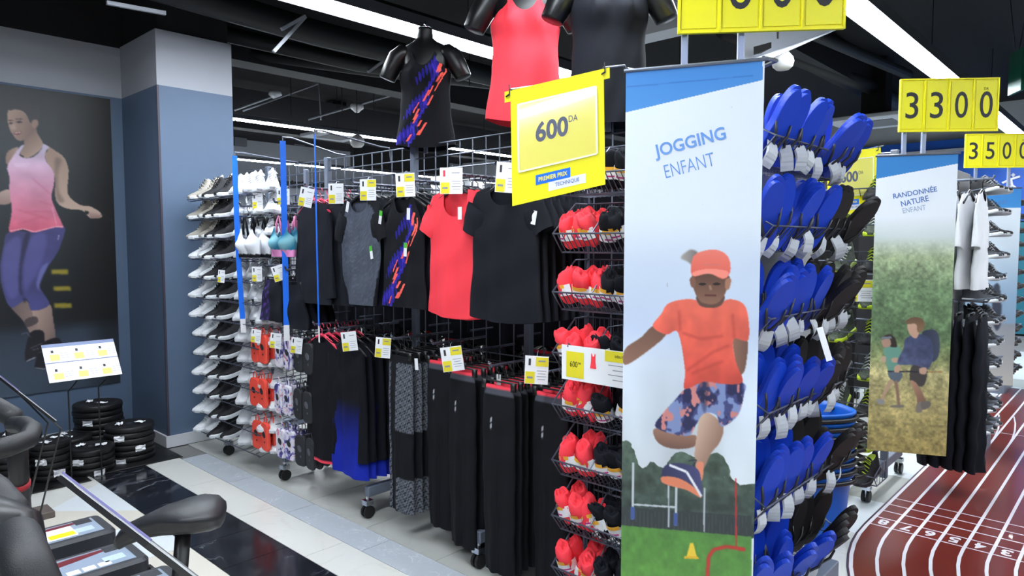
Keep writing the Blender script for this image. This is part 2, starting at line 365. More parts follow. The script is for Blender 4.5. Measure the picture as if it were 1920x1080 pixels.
# ------------------------------------------------------------------ printed sheets: pictures worked out as colours on a fine mesh
rng = np.random.default_rng(3)
def smoothpoly(P, k=5):
    P = np.array(P, float); n = len(P); out = []
    for i in range(n):
        a, b, c, d = P[i - 1], P[i], P[(i + 1) % n], P[(i + 2) % n]
        for t in np.linspace(0, 1, k, endpoint=False):
            out.append(.5 * ((2 * b) + (c - a) * t + (2 * a - 5 * b + 4 * c - d) * t * t + (3 * b - a - 3 * c + d) * t ** 3))
    return np.array(out)
def blur(a, n):
    for _ in range(n):
        a = (np.pad(a, ((1, 1), (0, 0)), 'edge')[:-2] + 2 * a + np.pad(a, ((1, 1), (0, 0)), 'edge')[2:]) / 4
        a = (np.pad(a, ((0, 0), (1, 1)), 'edge')[:, :-2] + 2 * a + np.pad(a, ((0, 0), (1, 1)), 'edge')[:, 2:]) / 4
    return a
class Sheet:
    def __init__(s, O, ex, ey, W, H, nx):
        s.O = Vector(O); s.ex = Vector(ex).normalized(); s.ey = Vector(ey).normalized(); s.W = W; s.H = H; s.nx = nx; s.ny = int(nx * H / W)
        s.n = s.ex.cross(s.ey); s.c = np.zeros((s.ny, s.nx, 3)); s.yy, s.xx = np.mgrid[0:s.ny, 0:s.nx].astype(float); s.crop = None
    def uv(s, p):
        if s.crop: p = (s.crop[0] + p[0] * s.crop[2], s.crop[1] + p[1] * s.crop[2])
        q = ray(*p); C = Vector((0, 0, CAM_H)); t = (s.O - C).dot(s.n) / q.dot(s.n); d = C + q * t - s.O
        return d.dot(s.ex) / s.W * (s.nx - 1), d.dot(s.ey) / s.H * (s.ny - 1)
    def mask(s, P, smooth=True, soft=1):
        P = np.array([s.uv(p) for p in P]); P = smoothpoly(P) if smooth else P
        x, y = s.xx, s.yy; m = np.zeros(x.shape, bool); n = len(P)
        j0 = max(0, int(P[:, 1].min()) - 1); j1 = min(s.ny, int(P[:, 1].max()) + 2)
        if j1 <= j0: return m.astype(float)
        xs, ys_ = x[j0:j1], y[j0:j1]; mm = m[j0:j1]
        for i in range(n):
            x1, y1 = P[i]; x2, y2 = P[(i + 1) % n]
            if y1 == y2: continue
            c = ((y1 > ys_) != (y2 > ys_)) & (xs < (x2 - x1) * (ys_ - y1) / (y2 - y1) + x1); mm ^= c
        m[j0:j1] = mm
        return blur(m.astype(float), soft) if soft else m.astype(float)
    def poly(s, P, col, col2=None, ang=90, smooth=True, soft=1, op=1, light=None, rough=None):
        """fill a polygon; col2 = second colour of a gradient along ang (deg, 90 = down)"""
        m = s.mask(P, smooth, soft)
        if rough is not None: m = np.clip((blur(m, 14) + (rough - .5) * 1.1 - .45) * 7, 0, 1)
        m = m[..., None] * op
        c = np.array(col, float) * np.ones_like(s.c)
        if col2 is not None:
            Q = np.array([s.uv(p) for p in P]); d = np.array([math.cos(R(ang)), math.sin(R(ang))]); pr = Q @ d
            g = np.clip((s.xx * d[0] + s.yy * d[1] - pr.min()) / (np.ptp(pr) + 1e-6), 0, 1)[..., None]
            c = np.array(col) * (1 - g) + np.array(col2) * g
        if light is not None: c = c * light[..., None]
        s.c = s.c * (1 - m) + c * m
    def line(s, P, wd, col, op=1, soft=1):
        for a, b in zip(P, P[1:]):
            a_ = np.array(a, float); b_ = np.array(b, float); d = b_ - a_; n = np.array([-d[1], d[0]]) / (np.linalg.norm(d) + 1e-6) * wd / 2
            s.poly([a_ + n, b_ + n, b_ - n, a_ - n], col, smooth=False, soft=soft, op=op)
    def noise(s, sx, sy, seed=0):
        g = np.random.default_rng(seed); out = np.zeros((s.ny, s.nx)); amp = 1; tot = 0
        for o in range(3):
            a, b = max(2, int(sy * 2 ** o)), max(2, int(sx * 2 ** o)); G = g.random((a + 2, b + 2))
            y = s.yy / s.ny * a; x = s.xx / s.nx * b; i = y.astype(int); j = x.astype(int); fy = y - i; fx = x - j
            fy = fy * fy * (3 - 2 * fy); fx = fx * fx * (3 - 2 * fx)
            out += amp * ((G[i, j] * (1 - fx) + G[i, j + 1] * fx) * (1 - fy) + (G[i + 1, j] * (1 - fx) + G[i + 1, j + 1] * fx) * fy); tot += amp; amp *= .5
        return out / tot
    def vgrad(s, stops):
        v = s.yy / (s.ny - 1); 
        return np.stack([np.interp(v, [a for a, _ in stops], [c[k] for _, c in stops]) for k in range(3)], -1)
    def rows(s, py):         # fraction of the sheet height of a photograph row
        return s.uv((1295 if s.crop is None else 0, py))[1] / (s.ny - 1)
    def build(s, name, parent, m=None, wave=0, gain=1.0):
        u = s.xx / (s.nx - 1); v = s.yy / (s.ny - 1)
        dz = wave * (np.sin(u * 9 + v * 2.0) * .5 + np.sin(u * 5 - v * 3)) * .5
        P = np.array(s.O)[None, None] + u[..., None] * s.W * np.array(s.ex) + v[..., None] * s.H * np.array(s.ey) + dz[..., None] * np.array(s.n)
        n = s.nx * s.ny; idx = np.arange(n).reshape(s.ny, s.nx)
        q = np.stack([idx[:-1, :-1], idx[1:, :-1], idx[1:, 1:], idx[:-1, 1:]], -1).reshape(-1, 4)
        me = bpy.data.meshes.new(name); me.vertices.add(n); me.vertices.foreach_set('co', P.reshape(-1).astype(np.float32))
        me.loops.add(q.size); me.loops.foreach_set('vertex_index', q.reshape(-1).astype(np.int32)); me.polygons.add(len(q))
        me.polygons.foreach_set('loop_start', np.arange(0, q.size, 4, dtype=np.int32)); me.update(calc_edges=True); me.validate()
        c = np.clip(s.c * gain / 255, 0, 1); c = np.where(c <= .04045, c / 12.92, ((c + .055) / 1.055) ** 2.4)
        setcol(me, c.reshape(-1, 3)); me.materials.append(m or printp); me.polygons.foreach_set('use_smooth', [True] * len(q))
        return put(name, me, parent)

# ---- wall poster: woman skipping
px0, px1 = .62, 2.008; zt, zb = 2.79, .43
po = thing('wall_poster', 'large dark wall poster of a woman skipping rope in a pink top', 'poster', (px0, WY - .008, zb))
S = Sheet((px0, WY - .0125, zt), (1, 0, 0), (0, 0, -1), px1 - px0, zt - zb, 300)
nz = S.noise(3, 5, 1)
bgc = S.vgrad([(0, (22, 28, 34)), (.2, (40, 50, 55)), (.55, (24, 32, 38)), (.76, (14, 18, 24)), (.80, (44, 54, 68)), (.9, (66, 80, 98)), (1, (70, 84, 100))])
fade = np.clip((.985 - S.xx / S.nx) / .28, .18, 1); fade = np.where(S.yy / S.ny > .77, np.clip(fade + .35, 0, 1), fade)
S.c = bgc * (.72 + .6 * nz)[..., None] * fade[..., None]
S.crop = (0, 360, 1 / 3)
for b in ((290, 435, 385, 463), (300, 530, 400, 556), (305, 625, 402, 653)):
    S.poly([(b[0], b[1]), (b[2], b[1]), (b[2], b[3]), (b[0], b[3])], (150, 135, 42), smooth=False, soft=4)
skin = (150, 122, 108); skin2 = (196, 168, 152)
S.poly([(60, 640), (150, 610), (190, 700), (238, 785), (178, 800), (130, 725)], (110, 92, 88), (165, 140, 130), 20)
S.poly([(178, 655), (278, 630), (300, 720), (312, 850), (246, 855), (215, 760)], (190, 160, 145), (120, 100, 95), 20)
S.poly([(140, 720), (200, 700), (212, 735), (150, 760)], (60, 52, 55), op=.8)
S.poly([(172, 790), (242, 783), (247, 860), (205, 930), (150, 955), (140, 905)], (18, 18, 26), (34, 32, 42), 60)
S.poly([(240, 850), (322, 820), (348, 868), (300, 962), (235, 998), (196, 985), (214, 910)], (16, 16, 24), (32, 30, 40), 60)
S.line([(150, 952), (200, 930)], 7, (170, 170, 180)); S.line([(200, 990), (250, 996), (300, 962)], 6, (150, 150, 160))
for l in ([(170, 880), (240, 850)], [(180, 890), (220, 880)], [(120, 800), (150, 790), (175, 820)], [(215, 905), (260, 890)]): S.line(l, 5, (120, 118, 128), op=.7)
lg = 1 + .5 * (S.noise(6, 14, 4) - .5)
S.poly([(50, 225), (200, 222), (358, 190), (345, 290), (305, 370), (262, 430), (222, 525), (278, 632), (180, 668), (150, 606), (62, 650), (18, 560), (0, 440), (20, 310)], (62, 60, 108), (74, 74, 132), 90, light=lg)
S.poly([(30, 300), (110, 250), (120, 400), (110, 560), (60, 600), (20, 520), (8, 420)], (98, 98, 160), op=.6, soft=8)
S.poly([(170, 260), (260, 240), (240, 380), (170, 520), (140, 560), (130, 430)], (94, 94, 156), op=.6, soft=8)
S.poly([(140, 240), (170, 240), (125, 420), (130, 610), (150, 600), (108, 560), (110, 400)], (34, 32, 62), op=.8, soft=4)
S.poly([(222, 525), (262, 430), (268, 400), (230, 430), (205, 520), (225, 560)], (112, 116, 178), op=.8, soft=3)
S.line([(332, 240), (326, 270)], 5, (170, 170, 200))
S.crop = (0, 180, .2408)
S.poly([(340, 378), (430, 425), (500, 480), (532, 560), (532, 640), (530, 765), (620, 845), (700, 858), (780, 905), (788, 945), (700, 948), (640, 892), (520, 876), (450, 835), (428, 760), (428, 640), (380, 560), (350, 470)], (158, 130, 114), (206, 178, 160), 70)
S.poly([(430, 480), (480, 500), (450, 600), (460, 740), (500, 820), (450, 820), (430, 740), (425, 600)], (104, 84, 80), op=.55, soft=8)
for k in range(4): S.poly([(690 + k * 24, 900 + k * 6), (712 + k * 24, 900 + k * 6), (724 + k * 20, 946), (700 + k * 20, 950)], (196, 160, 148), (150, 120, 112), soft=2)
S.line([(660, 905), (690, 912)], 26, (20, 18, 22)); S.line([(785, 925), (820, 930), (880, 985)], 5, (60, 62, 66))
S.poly([(45, 520), (48, 455), (80, 418), (150, 398), (135, 470), (85, 535)], (140, 112, 100), (170, 142, 128), 0)
S.poly([(-30, 770), (72, 728), (84, 832), (-30, 842)], (188, 160, 148), (150, 124, 116))
S.poly([(190, 290), (185, 380), (148, 462), (210, 485), (300, 435), (335, 372), (292, 290), (270, 235)], (122, 96, 86), (178, 148, 132), 45)
S.poly([(66, 108), (60, 190), (76, 262), (100, 302), (132, 342), (180, 347), (232, 302), (272, 255), (292, 232), (297, 198), (270, 186), (240, 205), (195, 128), (130, 100)], (172, 140, 124), (122, 96, 86), 15)
S.poly([(72, 112), (88, 74), (150, 52), (222, 66), (292, 82), (314, 130), (300, 192), (262, 180), (240, 212), (215, 150), (182, 118), (120, 102)], (30, 28, 34), (44, 42, 50), 60)
S.poly([(248, 195), (290, 185), (295, 225), (268, 255), (250, 235)], (150, 118, 106), soft=2)
for e in ((85, 213, 18), (150, 203, 26)):
    S.poly([(e[0] - e[2], e[1]), (e[0], e[1] - 9), (e[0] + e[2], e[1]), (e[0], e[1] + 7)], (42, 34, 36), soft=1)
    S.line([(e[0] - e[2], e[1] - 22), (e[0] + e[2], e[1] - 24)], 7, (54, 44, 44), op=.8)
S.poly([(92, 215), (108, 215), (128, 255), (100, 262), (84, 250)], (196, 164, 148), op=.6, soft=3)
S.poly([(102, 285), (130, 280), (165, 278), (150, 300), (120, 302)], (120, 62, 66), soft=1); S.line([(108, 289), (158, 284)], 6, (228, 214, 206))
S.line([(150, 400), (150, 455), (185, 475)], 9, (34, 34, 42)); S.line([(372, 398), (358, 435)], 12, (40, 60, 60))
tl = 1 + .35 * (S.noise(8, 16, 9) - .5)
S.poly([(150, 402), (188, 383), (152, 460), (200, 484), (270, 468), (322, 412), (336, 373), (380, 400), (352, 440), (362, 512), (416, 590), (421, 680), (402, 790), (440, 900), (492, 1020), (430, 1020), (270, 1062), (180, 1036), (72, 1056), (90, 900), (75, 740), (70, 620), (55, 560), (82, 500)], (206, 196, 222), (212, 92, 118), 90, light=tl)
S.line([(75, 1052), (180, 1034), (270, 1058), (430, 1018), (490, 1018)], 7, (236, 170, 185)); S.line([(405, 860), (440, 1000)], 5, (240, 190, 205), op=.7)
for l in ([(110, 530), (235, 530)], [(115, 545), (215, 548)]): S.line(l, 6, (236, 226, 242), op=.6, soft=2)
for l in ([(250, 640), (390, 760)], [(300, 820), (410, 850)], [(120, 880), (380, 960)], [(200, 900), (400, 900)], [(130, 1000), (330, 940)]): S.line(l, 10, (176, 70, 100), op=.35, soft=4)
S.build('print', po, gain=.92)
bk = MB(); bk.box(((px1 - px0) / 2, 0, (zt - zb) / 2), (px1 - px0, .006, zt - zb)); bk.build('backing_board', black_p, po)
for o in po.children:
    if o.name.startswith('print'): o.matrix_parent_inverse = Matrix.Translation(-po.location)

# ---- hanging fabric banners
def banner_frame(pc, depth, W, ztop, zbot, ang, label, dark=False):
    """pc: photograph column of the banner's middle"""
    q = ray(pc, 457); q = q / q.dot(Vector((_f.x, _f.y, 0)).normalized()); C = q * depth
    ex = Vector((-math.sin(R(ang)), -math.cos(R(ang)), 0)) * -1      # towards the far left end
    ex = Vector((math.sin(R(ang)), -math.cos(R(ang)), 0))
    O = Vector((C.x, C.y, ztop)) - ex * (W / 2)
    t = thing('hanging_banner', label, 'banner', (C.x, C.y, zbot))
    return t, Sheet(O, ex, (0, 0, -1), W, ztop - zbot, 10), ex, O
def finish(t, S, O, ex, W, ztop):
    for o in t.children: o.matrix_parent_inverse = Matrix.Translation(-t.location)
bl = (58, 128, 205)
W = .42; t, S, ex, O = banner_frame(1294, 2.2, W, 2.155, .34, 22.5, 'tall white hanging banner with a blue top reading JOGGING ENFANT and a jumping child')
jog = t
S = Sheet(O, ex, (0, 0, -1), W, 2.155 - .34, 230)
cl = S.noise(2.5, 5, 21)
S.c = S.vgrad([(0, (226, 234, 242)), (.26, (228, 236, 244)), (.34, (206, 218, 236)), (.46, (198, 212, 236)), (.52, (214, 224, 238)), (.62, (206, 216, 226)), (.75, (214, 220, 226)), (1, (220, 224, 228))])
gate = np.clip((S.yy / S.ny - .42) / .15, 0, 1)
S.c = S.c * (1 + .16 * gate * (cl - .5) * 2)[..., None]
S.poly([(1160, 100), (1430, 80), (1430, 150), (1160, 214)], bl, (74, 144, 214), 90, smooth=False, soft=0)
S.line([(1175, 163), (1412, 142)], 2, (46, 106, 182), op=.8)
S.crop = (1160, 440, .593)
tp = [(-20, 935), (-20, 690), (34, 652), (52, 700), (70, 735), (110, 722), (145, 742), (165, 700), (200, 682), (250, 706), (310, 690), (345, 724), (358, 775), (400, 792), (440, 800), (440, 960)]
tn = .65 + .9 * S.noise(14, 60, 5)
S.poly(tp, (74, 90, 78), (40, 52, 50), soft=3, light=tn, rough=S.noise(18, 80, 61))
S.poly([(0, 860), (420, 890), (420, 960), (0, 925)], (48, 56, 58), smooth=False)
for x in range(20, 410, 12): S.line([(x, 868 + x * .06), (x, 925 + x * .06)], 1.5, (88, 94, 98), op=.6)
S.poly([(0, 918), (420, 955), (420, 1300), (0, 1300)], (84, 138, 62), (104, 160, 66), smooth=False, light=.85 + .3 * S.noise(20, 60, 8))
for l in ([(46, 720), (44, 900)], [(182, 770), (180, 920)]): S.line(l, 7, (196, 204, 210)); S.line([(l[1][0], l[1][1] - 40), l[1]], 13, (62, 86, 150))
S.line([(46, 853), (182, 862)], 6, (196, 204, 210)); S.line([(158, 760), (158, 925)], 5, (190, 196, 204)); S.line([(272, 800), (270, 940)], 5, (190, 196, 204))
S.poly([(236, 975), (248, 1022), (214, 1020), (226, 975)], (242, 205, 60), smooth=False); S.poly([(208, 1016), (252, 1018), (254, 1026), (206, 1024)], (230, 180, 40), smooth=False)
S.line([(370, 770), (372, 985)], 5, (190, 44, 44))
S.line([(280, 1090), (284, 1020), (300, 996), (340, 986), (400, 996)], 11, (196, 52, 46), soft=2)
# child
sk1 = (160, 118, 98); sk2 = (116, 84, 72)
S.poly([(196, 72), (225, 48), (250, 58), (240, 96), (215, 84)], (120, 112, 110), (170, 164, 160), 180, soft=3)
S.poly([(112, 288), (152, 312), (92, 368), (20, 412), (20, 362), (70, 325)], sk2, (150, 110, 92), 100)
S.poly([(362, 328), (406, 333), (404, 400), (392, 440), (352, 456), (330, 440), (345, 402), (366, 398)], (160, 118, 98), sk2, 0)
S.poly([(300, 408), (330, 393), (366, 400), (372, 440), (340, 458), (306, 440)], (196, 154, 132), (132, 98, 84), 80)
for k in range(4): S.line([(304, 410 + k * 11), (334, 406 + k * 11)], 3, (96, 70, 60), op=.7)
S.poly([(118, 612), (214, 632), (246, 636), (242, 668), (190, 678), (140, 668), (114, 642)], (160, 118, 100), (116, 84, 72), 90)
S.poly([(266, 560), (328, 600), (322, 652), (292, 692), (268, 742), (248, 748), (240, 700), (246, 640)], (206, 174, 154), (150, 114, 98), 20)
S.poly([(246, 725), (268, 722), (264, 775), (250, 770)], (232, 140, 110))
S.poly([(138, 745), (160, 724), (214, 726), (252, 745), (262, 792), (260, 832), (215, 802), (170, 794), (138, 782)], (44, 46, 84), (70, 72, 118), 0)
S.poly([(138, 765), (190, 770), (240, 800), (260, 832), (215, 808), (170, 796), (138, 784)], (224, 130, 96), soft=1)
S.line([(160, 728), (215, 750), (262, 828)], 8, (236, 236, 240)); S.line([(220, 715), (246, 712), (236, 732)], 4, (40, 42, 60))
shm = S.mask([(213, 486), (270, 463), (392, 468), (395, 510), (376, 572), (326, 607), (308, 570), (270, 565), (245, 600), (215, 637), (118, 610), (140, 565), (180, 520)], True, 1)[..., None]
n1 = S.noise(16, 40, 31); n2 = S.noise(22, 60, 32)
sh = np.where((n1 > .56)[..., None], (128, 144, 190), np.where((n1 < .44)[..., None], (38, 40, 82), (66, 72, 122))); sh = np.where((n2 > .66)[..., None], (206, 132, 128), sh).astype(float)
for k in range(3): sh[..., k] = blur(sh[..., k], 1)
S.c = S.c * (1 - shm) + sh * shm
S.poly([(255, 470), (285, 470), (275, 560), (262, 540)], (30, 30, 58), op=.5, soft=4)
S.poly([(160, 216), (230, 204), (300, 226), (350, 204), (402, 230), (410, 332), (364, 330), (370, 400), (392, 466), (330, 472), (270, 465), (208, 488), (210, 430), (188, 310), (150, 316), (108, 290), (135, 250)], (238, 112, 92), (214, 78, 66), 90, light=1 + .3 * (S.noise(8, 26, 41) - .5))
for l in ([(200, 310), (260, 330), (330, 320)], [(215, 430), (300, 370), (350, 350)], [(230, 440), (330, 400)], [(360, 250), (366, 330)], [(190, 240), (195, 305)]): S.line(l, 9, (176, 60, 52), op=.45, soft=5)
S.poly([(250, 190), (330, 190), (325, 222), (290, 232), (255, 222)], (98, 72, 62))
S.poly([(240, 126), (234, 160), (250, 200), (270, 217), (308, 218), (334, 192), (346, 152), (342, 128)], (96, 68, 56), (140, 102, 84), 90)
S.poly([(225, 140), (240, 132), (242, 162), (230, 165)], (130, 90, 76)); S.poly([(338, 142), (355, 140), (350, 170), (338, 172)], (168, 120, 98))
for x in (265, 310): S.poly([(x - 13, 156), (x, 151), (x + 13, 156), (x, 161)], (40, 28, 26), soft=0)
S.line([(272, 192), (308, 192)], 5, (90, 46, 44)); S.line([(288, 160), (292, 175)], 7, (176, 134, 112), op=.8)
S.poly([(233, 76), (258, 54), (310, 48), (346, 70), (353, 116), (330, 140), (285, 122), (233, 130)], (240, 128, 112), (226, 98, 84), 90)
S.poly([(236, 118), (285, 108), (345, 116), (334, 139), (286, 123), (240, 131)], (248, 146, 130), soft=1); S.line([(265, 95), (320, 96)], 5, (214, 120, 110))
S.crop = None
S.build('printed_fabric', t, wave=0, gain=.97)
hem = MB(); hem.tube([O + ex * -.006 + Vector((0, 0, .0)), O + ex * (W + .012)], .006, 8); hem.build('top_rail', wire, t)
hem = MB(); hem.tube([O + Vector((0, 0, -1.815)), O + ex * W + Vector((0, 0, -1.815))], .006, 8); hem.build('bottom_rail', wire, t)
tblue = mat('print_blue', (104, 150, 216), .5)
def on_sheet(S, a, b, out=.0008):       # frame on a sheet from photograph points: centre a, text direction towards b
    def P(p):
        q = ray(*p); C = Vector((0, 0, CAM_H)); k = (S.O - C).dot(S.n) / q.dot(S.n); return C + q * k
    n = S.n if S.n.dot(P(a) - Vector((0, 0, CAM_H))) < 0 else -S.n
    A = P(a); x = (P(b) - A).normalized(); z = n; y = z.cross(x); M = Matrix.Identity(4)
    o = A + n * out
    for i in range(3): M[i][0], M[i][1], M[i][2], M[i][3] = x[i], y[i], z[i], o[i]
    return M
text('JOGGING', tblue, t, on_sheet(S, (1293, 270), (1353, 254)), w=.222, h=.052, bold=.02)
text('ENFANT', tblue, t, on_sheet(S, (1292, 310), (1337, 298)), w=.155, h=.042, bold=-.012)
finish(t, S, O, ex, W, 2.155)

W = .40; t, S, ex, O = banner_frame(1713, 3.9, W, 2.095, .405, 24, 'tall hanging banner reading RANDONNÉE NATURE ENFANT with two hiking children')
S = Sheet(O, ex, (0, 0, -1), W, 2.095 - .405, 150); rando = t
S.c = S.vgrad([(0, (222, 230, 238)), (.2, (228, 234, 240)), (.27, (206, 216, 214)), (.34, (164, 180, 140)), (.45, (112, 138, 100)), (.60, (98, 124, 86)), (.68, (140, 148, 98)), (.72, (186, 178, 126)), (.85, (182, 168, 112)), (1, (170, 152, 92))])
k = np.clip((S.yy / S.ny - .27) / .1, 0, 1)
S.c = S.c * (1 + k * (.5 * S.noise(8, 30, 51) + .5 * S.noise(30, 120, 52) - .5))[..., None]
S.poly([(1640, 270), (1800, 270), (1800, 306), (1640, 336)], (40, 122, 190), smooth=False, soft=0)
S.crop = (1620, 540, .3148)
S.poly([(120, 360), (190, 340), (225, 380), (210, 480), (150, 500), (130, 430)], (110, 160, 140)); S.poly([(145, 500), (225, 505), (208, 560), (160, 545)], (96, 108, 120))
S.poly([(105, 300), (150, 275), (185, 300), (195, 350), (160, 350), (140, 330)], (54, 44, 40)); S.poly([(105, 310), (150, 300), (160, 340), (125, 355), (110, 340)], (176, 140, 120)); S.line([(105, 298), (165, 295)], 14, (120, 130, 140))
S.poly([(150, 550), (175, 560), (125, 640), (120, 680), (100, 670), (115, 620)], (190, 158, 130)); S.poly([(180, 560), (200, 560), (215, 690), (200, 695), (190, 620)], (150, 120, 100))
S.poly([(75, 665), (115, 665), (120, 690), (85, 690)], (150, 150, 150)); S.poly([(160, 700), (230, 695), (232, 712), (165, 712)], (130, 124, 112))
S.poly([(100, 410), (130, 410), (128, 440), (105, 438)], (196, 164, 140)); S.poly([(165, 420), (200, 415), (205, 440), (170, 442)], (196, 164, 140))
S.poly([(350, 260), (420, 250), (448, 300), (445, 400), (410, 440), (370, 400), (350, 320)], (46, 52, 70), (70, 76, 96), 0)
S.poly([(250, 300), (330, 275), (400, 310), (410, 420), (370, 490), (290, 460), (200, 450), (235, 360)], (62, 70, 100), (90, 98, 130), 120, light=1 + .4 * (S.noise(16, 60, 55) - .5))
S.poly([(262, 215), (320, 210), (330, 260), (310, 300), (280, 285), (262, 250)], (206, 164, 140)); S.poly([(245, 200), (285, 175), (340, 180), (362, 215), (350, 255), (320, 262), (310, 215), (262, 215)], (110, 84, 62), (140, 108, 80))
S.poly([(290, 460), (372, 500), (350, 585), (275, 555)], (76, 70, 68)); S.poly([(275, 555), (315, 570), (365, 670), (345, 690), (320, 690), (310, 640)], (196, 150, 122), (140, 104, 86), 40)
S.poly([(315, 690), (345, 680), (345, 735), (312, 738)], (140, 130, 120)); S.poly([(340, 680), (390, 675), (395, 705), (350, 725)], (120, 112, 104))
S.line([(140, 496), (380, 500)], 8, (40, 40, 50)); S.line([(380, 500), (465, 500)], 4, (176, 110, 60))
S.poly([(185, 465), (215, 460), (210, 500), (180, 500)], (200, 160, 136)); S.poly([(330, 480), (370, 475), (368, 512), (335, 510)], (206, 164, 140))
S.crop = None
S.build('printed_fabric', t, wave=0)
MB().tube([O + ex * -.006, O + ex * (W + .012)], .006, 8).build('top_rail', wire, t)
tb2 = mat('print_blue_dark', (84, 120, 178), .5); tb3 = mat('print_blue_pale', (150, 168, 196), .5)
text('RANDONNÉE', tb2, t, on_sheet(S, (1715, 360), (1750, 354)), w=.218, h=.036, bold=.015)
text('NATURE', tb2, t, on_sheet(S, (1715, 377), (1738, 372)), w=.138, h=.032, bold=.015)
text('ENFANT', tb3, t, on_sheet(S, (1714, 392), (1733, 389)), w=.115, h=.028)
finish(t, S, O, ex, W, 2.1)
# ------------------------------------------------------------------ main rack (gondola) along Y
RX = 2.71; RY = [1.46, 2.39, 3.316, 4.264, 5.098]; RTOP = 2.19
rack = thing('clothes_rack', 'long grey steel mesh rack on castors holding the hanging sportswear', 'rack', (RX, 3.3, 0))
def P(o, mb, name, m, smooth=False): return mb.build(name, m, o, smooth)
def rel(o, p): return Vector(p) - o.location
pm = MB().box((0, 0, 1.13), (.035, .045, 2.14), ch=.004).mesh('post', steel)
lm = MB().box((-.2, 0, .155), (.36, .04, .06), ch=.004).mesh('foot', steel); lm2 = MB().box((.2, 0, .155), (.36, .04, .06), ch=.004).mesh('foot', steel)
wm = MB(); wm.cur = 0
for s in (-.014, .014): wm.lathe([(.012, -.009), (.036, -.008), (.037, 0), (.036, .008), (.012, .009)], 14, Matrix.Translation((0, s, .037)) @ Matrix.Rotation(R(90), 4, 'X'))
wm = wm.mesh('castor_wheel', rubber)
fk = MB(); fk.box((0, 0, .1), (.05, .05, .012)); fk.box((0, .0, .066), (.03, .008, .07)); fk.box((0, 0, .088), (.05, .05, .02)); fk.lathe([(.011, .1), (.011, .128)], 8); fk = fk.mesh('castor_fork', chrome)
for y in RY:
    put('post', pm, rack, (0, y - 3.3, 0))
    for s, m_ in ((-1, lm), (1, lm2)):
        put('foot', m_, rack, (0, y - 3.3, 0))
        f_ = put('castor_fork', fk, rack, (s * .372, y - 3.3, 0)); put('castor_wheel', wm, f_)
g = MB()          # mesh bays: horizontal wires and vertical wires
for z in [2.185 - .075 * i for i in range(5)] + [1.6, 1.3, 1.0, .7, .4]: g.tube([(0, RY[0] - 3.3, z), (0, RY[-1] + .32 - 3.3, z)], .0045, 5)
y = RY[0] + .1
while y < RY[-1] + .3: g.tube([(0, y - 3.3, .4), (0, y - 3.3, 2.185)], .0036, 5); y += .104
P(rack, g, 'wire_mesh', wire)
g = MB()
for y in RY[:-1]: g.box((0, y + .465 - 3.3, .14), (.04, .9, .04)); 
P(rack, g, 'base_beam', steel)
# ---- garments
def interp(tab, t):
    for (a, va), (b, vb) in zip(tab, tab[1:]):
        if t <= b: k = (t - a) / (b - a + 1e-9); k = k * k * (3 - 2 * k); return va + (vb - va) * k
    return tab[-1][1]
def garment_mesh(name, m, L, Wt, nw=.07, fs=.06, bs=.015, slope=.28, th=.03, nu=22, nv=22, fold=.008, freq=26, seed=0, sleeve=None, hem=.0, colfn=None, bust=0, crease=0, arm=None):
    rs = random.Random(seed); ph = rs.uniform(0, 6); ph2 = rs.uniform(0, 6); mb = MB(); cols = []
    W0 = interp(Wt, 0)
    def ztop(l, side):
        a = abs(l)
        if nw and a < nw:
            return -(fs if side < 0 else bs) * math.sqrt(max(0, 1 - (a / nw) ** 2)) - .0
        return -(a - nw) * slope
    ring = [(-1, -1 + 2 * i / nu) for i in range(nu)] + [(1, 1 - 2 * i / nu) for i in range(nu)]
    rings = []
    for j in range(nv + 1):
        t = j / nv; rr = []
        for side, u in ring:
            uu = math.sin(u * math.pi / 2) * .25 + u * .75
            z0 = ztop(uu * W0, side); hz = -L - hem * (1 - uu * uu) * (1 if side < 0 else 1.3)
            z = z0 + t * (hz - z0); tt = min(1, max(0, -z / L)); w_ = interp(Wt, tt)
            y_ = w_ * uu
            d = th * math.sqrt(max(0, 1 - uu * uu)) ** .8 * (.35 + .65 * min(1, tt * 3))
            if bust and side < 0: d += bust * math.exp(-((tt - .3) / .13) ** 2) * (math.exp(-((abs(uu) - .45) / .33) ** 2))
            if crease: d *= 1 - crease * math.exp(-(uu / .12) ** 2) * min(1, max(0, (tt - .3) * 4))
            x_ = side * d + fold * tt ** 1.1 * (math.sin(freq * y_ + ph + 1.2 * tt) + .6 * math.sin(freq * 1.9 * y_ + ph2 - 2 * tt))
            x_ += fold * .35 * math.sin(31 * z + 14 * y_ + ph) * min(1, tt * 4)
            rr.append((x_, y_, z))
            if colfn: cols.append(colfn(side, uu, tt, y_, z))
        rings.append(rr)
    mb.loft(rings, True, False)
    if sleeve:
        for s in (-1, 1):
            y0 = s * (W0 - .012); z0 = ztop(W0, -1) - sleeve['h']
            rings = []; n = 12
            for k in range(6):
                q = k / 5; cy = y0 + s * sleeve['l'] * math.sin(R(sleeve['a'])) * q; cz = z0 - sleeve['l'] * math.cos(R(sleeve['a'])) * q
                hh = sleeve['h'] * (1 - .22 * q); dd = .014 + .012 * q
                ca, sa = math.cos(R(sleeve['a'])), math.sin(R(sleeve['a']))
                rr = []
                for i in range(n):
                    a = 2 * math.pi * i / n; a1 = hh * math.cos(a); b1 = dd * math.sin(a) + .006 * math.sin(3 * a + ph + k)
                    rr.append((b1 + .004 * math.sin(k + ph), cy + s * a1 * ca * 1.0, cz + a1 * sa * 1.0))
                    if colfn: cols.append(colfn(-1, s * 1.2, .1, cy, cz))
                rings.append(rr)
            mb.loft(rings, True, False)
    return mb.mesh(name, m, True, cols if colfn else None)
